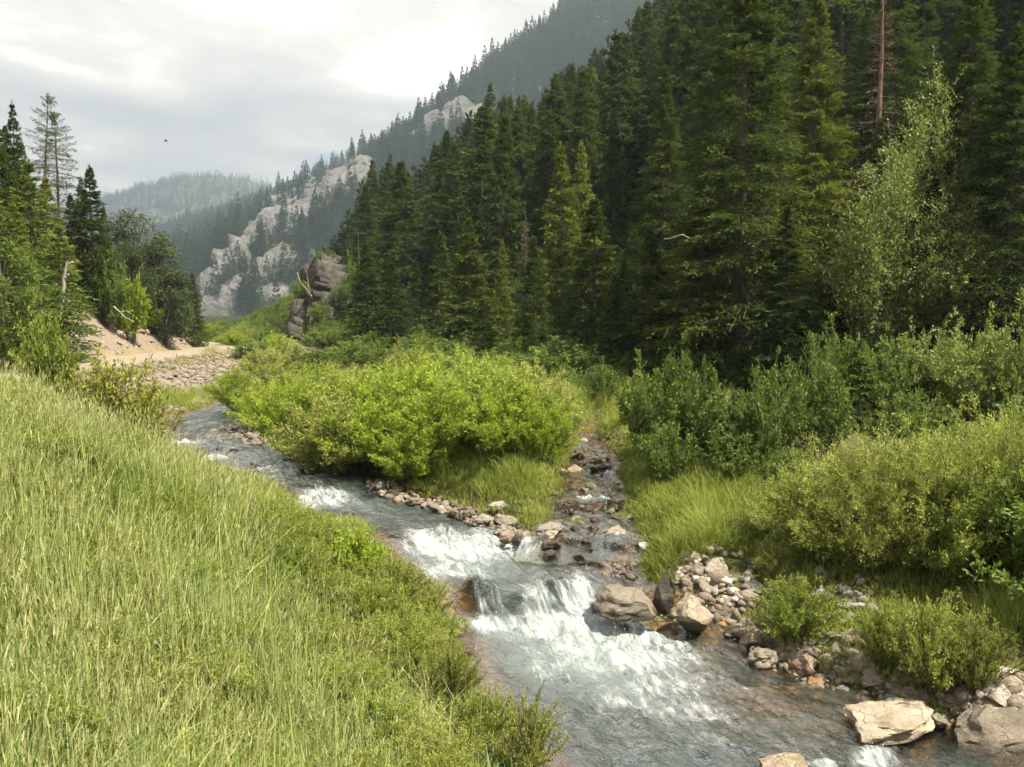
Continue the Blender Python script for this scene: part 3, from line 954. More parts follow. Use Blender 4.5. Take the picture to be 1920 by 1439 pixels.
def shrub_geo(seed, H, R, nstem, nsub, nleaf, L, W, upright=0.6, low=0.18, flat=0.75, jit=0.5):
    rs = RS(seed)
    rho = np.sqrt(rs.rand(nstem))
    az = rs.rand(nstem) * 2 * np.pi
    lob = 1 + 0.16 * np.sin(az * 3 + seed) + 0.12 * np.sin(az * 5 + 2.1 * seed)
    top = H * np.sqrt(np.maximum(0.06, 1 - flat * rho ** 2)) * rs.uniform(0.80, 1.08, nstem)
    shoot = rs.rand(nstem) < 0.13
    top = top * np.where(shoot, rs.uniform(1.08, 1.32, nstem), 1.0)
    E = np.stack([R * lob * rho * np.cos(az), R * lob * rho * np.sin(az), top], 1)
    B = E * np.array([0.22, 0.22, 0.0])

    def sp(i, t):
        d = E[i] - B[i]
        hz = (t ** 1.35)[:, None]
        vz = (1.18 * t - 0.18 * t ** 2.5)[:, None]
        return B[i] + d * np.concatenate([hz, hz, vz], 1)
    ns = nstem * nsub
    i = np.repeat(np.arange(nstem), nsub)
    t = np.clip(low + (1 - low) * rs.rand(ns) ** 0.8, 0, 1)
    p0 = sp(i, t)
    tg = unit(sp(i, np.minimum(t + 0.06, 1.06)) - sp(i, t - 0.02))
    out = unit(p0 * np.array([1, 1, 0.0]) + 1e-4)
    sd = unit(tg * upright + rs.normal(0, 0.55, (ns, 3)) * (1.15 - upright) + out * 0.35 + np.array([0, 0, 0.25 * upright]))
    sl = H * rs.uniform(0.10, 0.24, ns) * (1.15 - 0.45 * t)
    k = np.repeat(np.arange(ns), nleaf)
    w = rs.rand(len(k))
    P = p0[k] + sd[k] * (sl[k] * w)[:, None] + rs.normal(0, 0.016 * H ** 0.5, (len(k), 3))
    D = unit(sd[k] * 0.9 + rs.normal(0, jit, (len(k), 3)) + np.array([0, 0, 0.12]))
    sc = rs.uniform(0.65, 1.25, len(k))
    hgt = P[:, 2] / H
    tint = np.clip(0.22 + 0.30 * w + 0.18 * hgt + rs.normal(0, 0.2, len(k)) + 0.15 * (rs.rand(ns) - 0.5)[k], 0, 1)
    P[:, 2] = np.maximum(P[:, 2], 0.02)
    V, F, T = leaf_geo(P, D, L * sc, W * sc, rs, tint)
    tt = np.linspace(0, 1, 6)
    paths = np.stack([sp(np.arange(nstem), np.full(nstem, q)) for q in tt], 1)
    paths[:, 0, 2] -= 0.12
    rad = np.interp(tt, [0, 1], [1, 0.3])[None, :] * (0.006 + 0.006 * rs.rand(nstem)[:, None]) * (0.6 + 0.25 * H)
    # thin side twigs
    sel = rs.permutation(ns)[:min(ns, nstem * 6)]
    tw = np.stack([p0[sel], p0[sel] + sd[sel] * sl[sel][:, None] * 0.55, p0[sel] + sd[sel] * sl[sel][:, None] * 1.05], 1)
    v2, f2 = tube_geo(tw, np.tile(np.array([0.005, 0.0035, 0.0015]), (len(sel), 1)), 3)
    v1, f1 = tube_geo(paths, rad, 4)
    return (V, F, T), (np.concatenate([v1, v2]), np.concatenate([f1, f2 + len(v1)]))


def make_shrub(name, seed, H, R, mat, nstem=40, nsub=14, nleaf=14, L=0.07, W=0.018, stem='stem', **kw):
    (V, F, T), (sv, sf) = shrub_geo(seed, H, R, nstem, nsub, nleaf, L, W, **kw)
    return dict(foliage=mesh_np(name + '_foliage', V, F, mat, tint=T), stems=mesh_np(name + '_stems', sv, sf, M[stem], smooth=True), H=H, R=R)


def make_tree(name, seed, H, R, mat, ncl=60, nleaf=130, L=0.10, W=0.06, bark='bark', base=0.25, oval=1.0):
    """broad-leaved tree or juniper: leaf clumps on limbs through an uneven crown"""
    rs = RS(seed)
    u = rs.rand(ncl)
    az = rs.rand(ncl) * 2 * np.pi
    rho = np.sqrt(rs.uniform(0.1, 1, ncl))
    zc = base + (1 - base) * (0.06 + 0.9 * u)
    env = np.sin(np.pi * np.clip((zc - base) / (1 - base), 0.02, 0.98) ** oval) ** 0.6
    C = np.stack([R * rho * env * np.cos(az), R * rho * env * np.sin(az), H * zc], 1)
    cs = R * rs.uniform(0.16, 0.30, ncl)
    k = np.repeat(np.arange(ncl), nleaf)
    d = rs.normal(size=(len(k), 3))
    d = unit(d) * (rs.rand(len(k)) ** 0.4)[:, None]
    P = C[k] + d * cs[k][:, None] * np.array([1, 1, 0.7])
    D = unit(d + rs.normal(0, 0.7, (len(k), 3)) + np.array([0, 0, -0.1]))
    tint = np.clip(0.35 + 0.3 * d[:, 2] + 0.2 * (rs.rand(ncl) - 0.5)[k] + rs.normal(0, 0.18, len(k)), 0, 1)
    sc = rs.uniform(0.7, 1.3, len(k))
    V, F, T = leaf_geo(P, D, L * sc, W * sc, rs, tint)
    tt = np.linspace(0, 1, 5)[None, :, None]
    S = np.stack([0 * C[:, 0], 0 * C[:, 1], np.maximum(0.05 * H, C[:, 2] * 0.55)], 1)
    limb = S[:, None, :] * (1 - tt) + C[:, None, :] * tt
    limb[..., 2] += 0.06 * H * np.sin(np.pi * tt[..., 0])
    lr = np.interp(tt[0, :, 0], [0, 1], [0.018, 0.005])[None, :] * H * 0.35 * np.ones((ncl, 1))
    tv, tf = trunk_geo(H * 0.85, 0.017 * H + 0.03, (limb, lr), seed=seed)
    return dict(crown=mesh_np(name + '_crown', V, F, mat, tint=T), trunk=mesh_np(name + '_trunk', tv, tf, M[bark], smooth=True), H=H, R=R)


def blade_geo(base, az, H, lean, W, rs, curl=1.0, simple=False):
    """grass blades as tapered bent strips: two quads and a tip"""
    n = len(base)
    dh = np.stack([np.cos(az), np.sin(az), np.zeros(n)], 1)
    sd = np.stack([-np.sin(az), np.cos(az), np.zeros(n)], 1)
    ta = rs.uniform(-0.9, 0.9, n)[:, None]
    sd = unit(sd * np.cos(ta) + dh * np.sin(ta))
    pts = []
    for f in (0, 0.36, 0.72, 1.0):
        p = base + dh * (lean * H * f ** (1.6 * curl))[:, None]
        p = p + np.array([0, 0, 1.0]) * (H * (f - 0.30 * np.minimum(lean, 1.2) * f ** 2.2))[:, None]
        pts.append(p)
    hw = (W * 0.5)[:, None] * sd
    if simple:                                             # far blades: one quad and a tip
        V = np.stack([pts[0] - hw * 0.8, pts[0] + hw * 0.8, pts[1] * 0.4 + pts[2] * 0.6 - hw, pts[1] * 0.4 + pts[2] * 0.6 + hw, pts[3]], 1).reshape(-1, 3)
        b = np.arange(n)[:, None] * 5
        t5 = np.repeat(np.clip(rs.normal(0.45, 0.26, n), 0, 1), 5) + np.tile(np.array([-0.2, -0.2, 0.05, 0.05, 0.18]), n)
        return V, b + np.array([0, 1, 3, 2]), b + np.array([2, 3, 4]), np.clip(t5, 0, 1)
    V = np.stack([pts[0] - hw * 0.8, pts[0] + hw * 0.8, pts[1] - hw, pts[1] + hw, pts[2] - hw * 0.7, pts[2] + hw * 0.7, pts[3]], 1).reshape(-1, 3)
    b = np.arange(n)[:, None] * 7
    Q = np.concatenate([b + np.array([0, 1, 3, 2]), b + np.array([2, 3, 5, 4])])
    T3 = b + np.array([4, 5, 6])
    tint = np.repeat(np.clip(rs.normal(0.45, 0.22, n), 0, 1), 7)
    tint = np.clip(tint + np.tile(np.array([-0.2, -0.2, 0, 0, 0.1, 0.1, 0.18]), n), 0, 1)
    return V, Q, T3, tint


def grass_tuft(name, seed, nbl, H, W, spread, mat, lean=(0.05, 0.55)):
    rs = RS(seed)
    r = spread * np.sqrt(rs.rand(nbl))
    a = rs.rand(nbl) * 6.283
    base = np.stack([r * np.cos(a), r * np.sin(a), np.full(nbl, -0.03)], 1)
    V, Q, T3, t = blade_geo(base, rs.rand(nbl) * 6.283, H * rs.uniform(0.45, 1.1, nbl), rs.uniform(*lean, nbl), W * rs.uniform(0.6, 1.2, nbl), rs)
    return mesh_np(name, V, [Q, T3], mat, tint=t)


def stalk_tuft(name, seed, n, H, spread, mat, head=0.10, hw=0.011):
    """flowering stalks with narrow seed heads"""
    rs = RS(seed)
    r = spread * np.sqrt(rs.rand(n))
    a = rs.rand(n) * 6.283
    base = np.stack([r * np.cos(a), r * np.sin(a), np.full(n, -0.03)], 1)
    az, Hs, ln = rs.rand(n) * 6.283, H * rs.uniform(0.7, 1.12, n), rs.uniform(0.03, 0.30, n)
    V, Q, T3, t = blade_geo(base, az, Hs, ln, np.full(n, 0.0058), rs)
    tipd = unit(V.reshape(n, 7, 3)[:, 6] - V.reshape(n, 7, 3)[:, 4])
    tip = V.reshape(n, 7, 3)[:, 6] - tipd * head * 0.25
    v2, f2, t2 = leaf_geo(np.repeat(tip, 2, 0), np.repeat(tipd, 2, 0), head * rs.uniform(0.7, 1.3, 2 * n), hw, rs, np.clip(rs.normal(0.75, 0.2, 2 * n), 0, 1))
    # side spikelets
    k = np.repeat(np.arange(n), 6)
    pos = tip[k] + tipd[k] * (head * rs.rand(len(k)))[:, None]
    v3, f3, t3 = leaf_geo(pos, unit(tipd[k] + rs.normal(0, 0.28, (len(k), 3))), 0.024, 0.0055, rs, np.clip(rs.normal(0.7, 0.2, len(k)), 0, 1))
    VV = np.concatenate([V, v2, v3])
    return mesh_np(name, VV, [Q, T3, f2 + len(V), f3 + len(V) + len(v2)], mat, tint=np.concatenate([t, t2, t3]))


# ------------------------------------------------------------------ scattering for what nobody could count
_proto_groups = {}


def proto_collection(key, meshes):
    c = bpy.data.collections.new('source_' + key)
    for i, me in enumerate(meshes):
        o = bpy.data.objects.new('%s_source_%02d' % (key, i), me)
        c.objects.link(o)
    ng = bpy.data.node_groups.new('scatter_' + key, 'GeometryNodeTree')
    ng.interface.new_socket('Geometry', in_out='INPUT', socket_type='NodeSocketGeometry')
    ng.interface.new_socket('Geometry', in_out='OUTPUT', socket_type='NodeSocketGeometry')
    N = ng.nodes
    gi, go = N.new('NodeGroupInput'), N.new('NodeGroupOutput')
    ci = N.new('GeometryNodeCollectionInfo')
    ci.inputs['Collection'].default_value = c
    ci.inputs['Separate Children'].default_value = True
    ci.inputs['Reset Children'].default_value = True
    ip = N.new('GeometryNodeInstanceOnPoints')
    ip.inputs['Pick Instance'].default_value = True

    def named(n, typ):
        a = N.new('GeometryNodeInputNamedAttribute')
        a.data_type = typ
        a.inputs['Name'].default_value = n
        return a.outputs['Attribute']
    ln = ng.links.new
    ln(gi.outputs[0], ip.inputs['Points'])
    ln(ci.outputs[0], ip.inputs['Instance'])
    ln(named('idx', 'INT'), ip.inputs['Instance Index'])
    e2r = N.new('FunctionNodeEulerToRotation')
    ln(named('rot', 'FLOAT_VECTOR'), e2r.inputs[0])
    ln(e2r.outputs[0], ip.inputs['Rotation'])
    ln(named('scl', 'FLOAT_VECTOR'), ip.inputs['Scale'])
    ln(ip.outputs[0], go.inputs[0])
    _proto_groups[key] = (ng, len(meshes))


def scatter(name, key, P, scl, rs, label, cat, tilt=0.0, idx=None):
    n = len(P)
    ng, nm = _proto_groups[key]
    me = bpy.data.meshes.new(name)
    me.vertices.add(n)
    me.vertices.foreach_set('co', np.asarray(P, np.float32).ravel())
    rot = np.stack([rs.normal(0, tilt, n) if tilt else np.zeros(n), rs.normal(0, tilt, n) if tilt else np.zeros(n), rs.rand(n) * 6.283], 1)
    scl = np.asarray(scl, float)
    if scl.ndim == 1:
        scl = np.stack([scl] * 3, 1)
    for k, v, ty in (('rot', rot, 'FLOAT_VECTOR'), ('scl', scl, 'FLOAT_VECTOR')):
        a = me.attributes.new(k, ty, 'POINT')
        a.data.foreach_set('vector', v.astype(np.float32).ravel())
    a = me.attributes.new('idx', 'INT', 'POINT')
    a.data.foreach_set('value', (rs.randint(0, nm, n) if idx is None else np.asarray(idx)).astype(np.int32))
    o = link(name, me)
    md = o.modifiers.new('scatter', 'NODES')
    md.node_group = ng
    tag(o, label, cat, kind='stuff')
    return o


def in_view(x, y, z, margin=120):
    px, py, dep = project(x, y, z)
    return (dep > 0.5) & (px > -margin) & (px < W_PX + margin) & (py > -margin - 400) & (py < H_PX + margin * 3)


def plant_tree(proto, name, label, cat, loc, scale=1.0, rz=0.0, group=None, lean=(0, 0), wide=1.0):
    root = link(name, None, loc=loc, rot=(lean[0], lean[1], rz), scl=(scale * wide, scale * wide, scale))
    root.empty_display_size = 0.3
    tag(root, label, cat, group)
    for part in ('trunk', 'crown', 'stems', 'foliage', 'flowers'):
        if part in proto:
            link(part, proto[part], parent=root)
    return root


# ------------------------------------------------------------------ forest on the right-hand slope
HI = [make_spruce('spruce_tall', 21, 17.0, 3.1, 400, 19, 8, 0.23, 0.052, M['spruce']),
      make_spruce('spruce_broad', 22, 16.0, 3.5, 400, 19, 8, 0.24, 0.054, M['spruce']),
      make_spruce('spruce_narrow', 23, 15.0, 2.4, 360, 15, 8, 0.22, 0.050, M['spruce'])]
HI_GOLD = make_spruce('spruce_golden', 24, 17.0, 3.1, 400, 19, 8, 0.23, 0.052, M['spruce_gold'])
YOUNG = [make_spruce('young_spruce', 31, 6.0, 1.35, 150, 12, 5, 0.17, 0.050, M['spruce_young']),
         make_spruce('young_spruce_b', 32, 5.0, 1.25, 140, 12, 5, 0.16, 0.050, M['spruce_young'])]
MIDT = [make_spruce('fir_a', 41, 12.0, 2.5, 190, 12, 5, 0.36, 0.100, M['spruce']),
        make_spruce('fir_b', 42, 13.0, 2.2, 190, 11, 5, 0.36, 0.098, M['spruce']),
        make_spruce('fir_c', 43, 11.0, 2.6, 190, 12, 5, 0.36, 0.100, M['spruce']),
        make_spruce('fir_d', 44, 12.0, 1.9, 180, 10, 5, 0.34, 0.094, M['spruce'])]
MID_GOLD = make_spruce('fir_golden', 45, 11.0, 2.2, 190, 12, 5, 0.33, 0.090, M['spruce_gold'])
FART = [make_spruce('far_fir_a', 51, 12.0, 2.4, 64, 6, 2, 0.95, 0.34, M['spruce_far'], boughs=False),
        make_spruce('far_fir_b', 52, 12.0, 1.9, 60, 6, 2, 0.90, 0.32, M['spruce_far'], boughs=False),
        make_spruce('far_fir_c', 53, 12.0, 2.6, 64, 6, 2, 0.95, 0.36, M['spruce_far'], boughs=False)]


def tiny_conifer(seed, H, R):
    (V, F, T), _ = spruce_geo(seed, H, R, 46, 5, 1, 1.25, 0.42)
    tv, tf = trunk_geo(H * 0.9, 0.14, None, k=4)
    return V, F, T, tv, tf


def tiny_mesh(name, seed, H, R):
    V, F, T, tv, tf = tiny_conifer(seed, H, R)
    return mesh_np(name, V, F, M['spruce_far'], tint=T)


proto_collection('far_conifer', [tiny_mesh('tiny_conifer_%d' % i, 60 + i, 12.0, r) for i, r in enumerate((1.7, 2.0, 1.4, 2.3))])
proto_collection('slope_conifer', [p['crown'] for p in FART])

SUNNY = []          # trees kept clear of shade from uphill
HEROES = []         # (x, y) of hand-placed trees, to keep the scattered ones clear


def spruce_at(px, Y, top_py, proto, label, wide=1.0, rz=0.0, name='spruce_tree', group=None, cat='spruce tree', lean=(0, 0)):
    x = ray(px, 700)[0] * Y
    z0 = gz(x, Y)
    zt = CAM[2] + ray(px, top_py)[1] * Y
    sc = (zt - z0) / proto['H']
    HEROES.append((x, Y))
    if proto in (HI_GOLD, MID_GOLD) or 'tallest' in label or 'red' in label:
        SUNNY.append((x, Y))
    return plant_tree(proto, name, label, cat, (x, Y, z0 - 0.05), sc, rz, group, lean, wide)


# hand-placed conifers: pixel column, distance, pixel row of the top
spruce_at(1385, 27, -190, HI[0], 'tallest dark spruce standing just left of the golden-lit spruce on the right slope', 1.05, 0.3)
spruce_at(1515, 30, -45, HI_GOLD, 'tall golden-lit spruce with its sunny side beside the pale broad-leaved tree', 0.95, 1.0)
spruce_at(1800, 25, -60, HI[1], 'big dark fir behind the pale shrubs near the right edge', 1.0, 2.0)
spruce_at(1960, 27, -260, HI[0], 'dark spruce cut by the right edge of the picture', 1.0, 4.0)
spruce_at(1240, 33, 120, HI[1], 'dark spruce right of the double-topped spruce, left of the tallest one', 0.80, 3.0)
spruce_at(1050, 40, 268, MID_GOLD, 'left stem of the double-topped yellowish spruce behind the willow island', 0.92, 0.4)
spruce_at(1088, 41, 266, MID_GOLD, 'right stem of the double-topped yellowish spruce behind the willow island', 0.85, 2.4)
spruce_at(1055, 36, 398, MIDT[0], 'shorter spruce in front of the double-topped yellowish pair', 0.80, 1.2)
spruce_at(942, 38, 448, MID_GOLD, 'thin open yellowish spruce with a visible pale trunk above the willows', 0.72, 1.9)
spruce_at(782, 52, 490, MIDT[2], 'dense triangular spruce between the rock crag and the thin yellowish spruce', 1.0, 5.0)
spruce_at(1003, 33, 588, YOUNG[0], 'small young fir at the foot of the slope behind the willow island', 0.8, 1.0)
spruce_at(1612, 18.5, 632, YOUNG[1], 'young spruce with drooping boughs among the dark streamside shrubs', 1.25, 0.7)
spruce_at(1190, 78, 12, MIDT[1], 'tall spruce breaking the skyline at the top of the forest', 1.0, 0.5)
spruce_at(920, 92, 155, MIDT[0], 'skyline spruce above the rock face, highest of the left forest edge', 1.0, 0.2)
spruce_at(703, 100, 298, MIDT[3], 'left of the two pointed spruces at the left end of the forest', 1.15, 0.9)
spruce_at(736, 103, 288, MIDT[0], 'right of the two pointed spruces at the left end of the forest', 0.9, 2.2)
spruce_at(1650, 34, -160, HI[2], 'dark spruce behind the dead red-barked tree on the upper slope', 1.1, 5.5)
spruce_at(1430, 36, -120, HI[2], 'narrow spruce rising between the tallest dark spruce and the golden one', 1.0, 1.5)
spruce_at(1150, 44, 205, HI[2], 'narrow dark spruce just right of the double-topped yellowish spruce', 0.95, 4.4)
spruce_at(1300, 46, 40, HI[2], 'slim dark spruce behind and between the two big dark spruces', 1.0, 2.9)
spruce_at(860, 58, 330, MIDT[1], 'dark spruce in the middle of the forest left of the thin yellowish spruce', 1.0, 2.6)


def dead_conifer(label, px, Y, top_py, mat_bark, needles, seed, sparse=0.55, base_py=None, lean=(0, 0), wide=0.6, R=1.5):
    H = 12.0
    (V, F, T), bw = spruce_geo(seed, H, R, 120, 8, 3, 0.22, 0.022, sparse=sparse, bare=0.12, droop=0.7)
    pr = dict(H=H, crown=mesh_np('dead_twigs', V, F, M[needles], tint=T))
    bw = (bw[0], bw[1] * 1.3)
    tv, tf = trunk_geo(H, 0.22 if mat_bark == 'bark_red' else 0.16, bw, seed=seed)
    pr['trunk'] = mesh_np('dead_trunk', tv, tf, M[mat_bark], smooth=True)
    return spruce_at(px, Y, top_py, pr, label, wide, 0.6, 'dead_tree', cat='dead tree', lean=lean)


spruce_at(1636, 27.6, 215, HI[2], 'dark spruce standing right in front of the dead reddish tree', 1.2, 0.9)
spruce_at(1880, 23, 40, HI[1], 'dark low-boughed fir behind the pale shrub at the right edge', 1.15, 3.4)
spruce_at(1740, 24, 330, HI[1], 'half-grown dark fir filling the gap below the big dark fir', 1.5, 0.8)
spruce_at(1600, 26, 420, HI[1], 'half-grown dark spruce below the pale broad-leaved tree', 1.6, 1.8)
spruce_at(1470, 25, 380, HI[0], 'half-grown dark spruce in front of the golden-lit spruce', 1.5, 2.8)
spruce_at(1310, 27, 330, HI[1], 'dark spruce with long low boughs left of the tallest spruce', 1.3, 0.1)
spruce_at(1170, 30, 480, HI[0], 'half-grown dark spruce right of the shorter spruce', 1.4, 2.1)
for px, Y, tp, k, l in [(690, 46, 455, 0, 'dark fir at the forest edge right above the crag bushes'), (738, 44, 492, 2, 'low dark fir left of the triangular spruce'), (828, 42, 432, 1, 'dark fir just right of the triangular spruce'), (880, 39, 405, 0, 'dark fir left of the thin yellowish spruce'), (905, 35, 560, 2, 'small dark fir behind the island left of the thin yellowish spruce'), (1000, 34, 440, 1, 'dark fir left of the shorter spruce'), (1112, 31, 372, 2, 'dark fir right of the shorter spruce'), (1150, 28.5, 510, 0, 'low dark fir behind the head of the side stream'), (1215, 28, 428, 2, 'dark broad fir left of the long-boughed spruce')]:
    spruce_at(px, Y, tp, MIDT[k], l, 1.2, px * 0.03, 'fir_tree', cat='fir')
dead_conifer('dead spruce with reddish bare trunk high between the upper right spruces', 1632, 29, -70, 'bark_red', 'dead_needles', 71, 0.0, wide=0.85)
dead_conifer('grey dead spruce skeleton left of the double-topped yellowish spruce', 985, 43, 388, 'bark', 'grey_twigs', 72, 0.1, wide=0.9)
dead_conifer('pale bare dead trunk on the forest slope below the skyline spruce', 1118, 62, 180, 'bark_dead', 'grey_twigs', 73, 0.8, wide=0.35)
dead_conifer('thin pale dead trunk rising above the rock crag', 676, 70, 425, 'bark_dead', 'grey_twigs', 74, 0.8, wide=0.35)


def build_forest():
    rs = RS(5)
    g = 3.7
    a, d = np.meshgrid(np.arange(-24, 130, g), np.arange(2.0, 128, g))
    a, d = a.ravel() + rs.uniform(-1.5, 1.5, a.size), d.ravel() + rs.uniform(-1.5, 1.5, d.size)
    x = A_P0[0] + A_T[0] * a + A_N[0] * d
    y = A_P0[1] + A_T[1] * a + A_N[1] * d
    _, dd, _ = hill_a(x, y)
    z = ground(x, y)
    ok = (dd > 2.5) & (y > np.where(project(x, y, z)[0] > 1990, 12, 26)) & (in_view(x, y, z + 3, 40) | in_view(x - 0.28 * y, y, z + 3, 40))
    hx = np.array(HEROES)
    dist = np.sqrt((x[:, None] - hx[None, :, 0]) ** 2 + (y[:, None] - hx[None, :, 1]) ** 2).min(1)
    ok &= dist > 2.6
    sh = np.array([SUN_DIR[0], SUN_DIR[1]]) / math.hypot(SUN_DIR[0], SUN_DIR[1])
    for hx_, hy_ in SUNNY:
        qx, qy = x - hx_, y - hy_
        al, cr = qx * sh[0] + qy * sh[1], np.abs(qx * sh[1] - qy * sh[0])
        ok &= ~((al > 0) & (al < 13) & (cr < 2.6))
    x, y, z = x[ok], y[ok], z[ok]
    H = np.clip(rs.normal(11.5, 2.6, len(x)) + 1.5 * perlin(x * 0.05, y * 0.05), 5.0, 18)
    # the forest edge steps down towards the open valley
    px, py, dep = project(x, y, z)
    sil = np.interp(px, [545, 580, 640, 680, 735, 790, 830, 880, 920, 1000, 1060, 1130, 1190, 1250, 1320], [545, 505, 420, 330, 300, 300, 250, 215, 170, 180, 110, 75, 20, -40, -250])
    sil = sil + np.abs(rs.normal(0, 26, len(px)))
    cap = CAM[2] + ray(px, sil)[1] * y - z
    H = np.minimum(H, cap)
    ok = (H > 4.0) & (px > 550)
    x, y, z, H, px, py, dep = (q[ok] for q in (x, y, z, H, px, py, dep))
    size = H / dep
    order = np.argsort(-size * np.where(px < 1975, 1.0, 0.001))
    n_ind = 262
    cols = [(760, 'left of the triangular spruce'), (900, 'between the triangular and the thin yellowish spruce'), (1020, 'above the thin yellowish spruce'),
            (1130, 'behind the double-topped spruce'), (1230, 'right of the double-topped spruce'), (1340, 'left of the tallest dark spruce'), (1470, 'behind the tallest dark spruce'),
            (1590, 'behind the golden-lit spruce'), (1720, 'behind the pale broad-leaved tree'), (1840, 'behind the big dark fir'), (9999, 'at the right edge of the forest')]
    rows = [(170, 'high'), (330, 'upper'), (480, 'middle'), (9999, 'low')]
    for i in order[:n_ind]:
        if dep[i] < 47:
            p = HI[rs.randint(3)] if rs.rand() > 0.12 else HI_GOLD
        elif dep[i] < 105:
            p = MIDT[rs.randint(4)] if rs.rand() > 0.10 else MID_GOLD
        else:
            p = FART[rs.randint(3)]
        ptop = project(x[i], y[i], z[i] + H[i])[1]
        where = next(c for k_, c in cols if px[i] < k_)
        level = next(c for k_, c in rows if py[i] < k_)
        tall = 'tall' if H[i] > 12.5 else ('short' if H[i] < 9.5 else 'dark')
        lab = '%s conifer %s on the forested slope, %s' % (tall, level, where)
        plant_tree(p, 'conifer_tree', lab, 'conifer', (x[i], y[i], z[i] - 0.1), H[i] / p['H'], rs.rand() * 6.28, 'conifers of the forested slope', (rs.normal(0, 0.02), rs.normal(0, 0.02)), rs.uniform(1.0, 1.38))
    r = order[n_ind:]
    scatter('slope_forest', 'slope_conifer', np.stack([x[r], y[r], z[r] - 0.2], 1), H[r] / 12.0, rs, 'hazy mass of conifers covering the upper forested slope', 'forest')
    print('forest', len(x), 'individual', min(n_ind, len(x)))


build_forest()

# ------------------------------------------------------------------ the cliff ridge and the far hill
def seg_mask(px, py, segs):
    m = np.zeros(px.shape)
    for (x0, y0, x1, y1, r) in segs:
        dx, dy = x1 - x0, y1 - y0
        t = np.clip(((px - x0) * dx + (py - y0) * dy) / (dx * dx + dy * dy), 0, 1)
        q = np.hypot(px - x0 - t * dx, py - y0 - t * dy)
        m = np.maximum(m, 1 - q / r)
    return m


RIDGE = np.array([(-330, 600, 4), (-202, 480, 42), (-132, 450, 64), (-69, 400, 75), (-23, 360, 84), (8.4, 330, 104), (27, 300, 115), (61, 285, 150), (110, 270, 185), (200, 240, 215)], float)
RIDGE[-3:, 2] = (126, 130, 130)
RS_K = 2.5
RIDGE = np.stack([RIDGE[:, 0] * RS_K, RIDGE[:, 1] * RS_K, CAM[2] + (RIDGE[:, 2] - CAM[2]) * RS_K], 1)
RIDGE_N = unit(np.array([-0.66, -0.75]))
CLIFF_SEGS = [(686, 335, 610, 372, 38), (610, 372, 525, 418, 36), (515, 425, 470, 470, 11), (465, 475, 420, 520, 13), (420, 525, 385, 560, 11),
              (552, 485, 470, 545, 12), (470, 548, 420, 590, 15), (420, 590, 366, 622, 14), (880, 205, 800, 262, 8)]


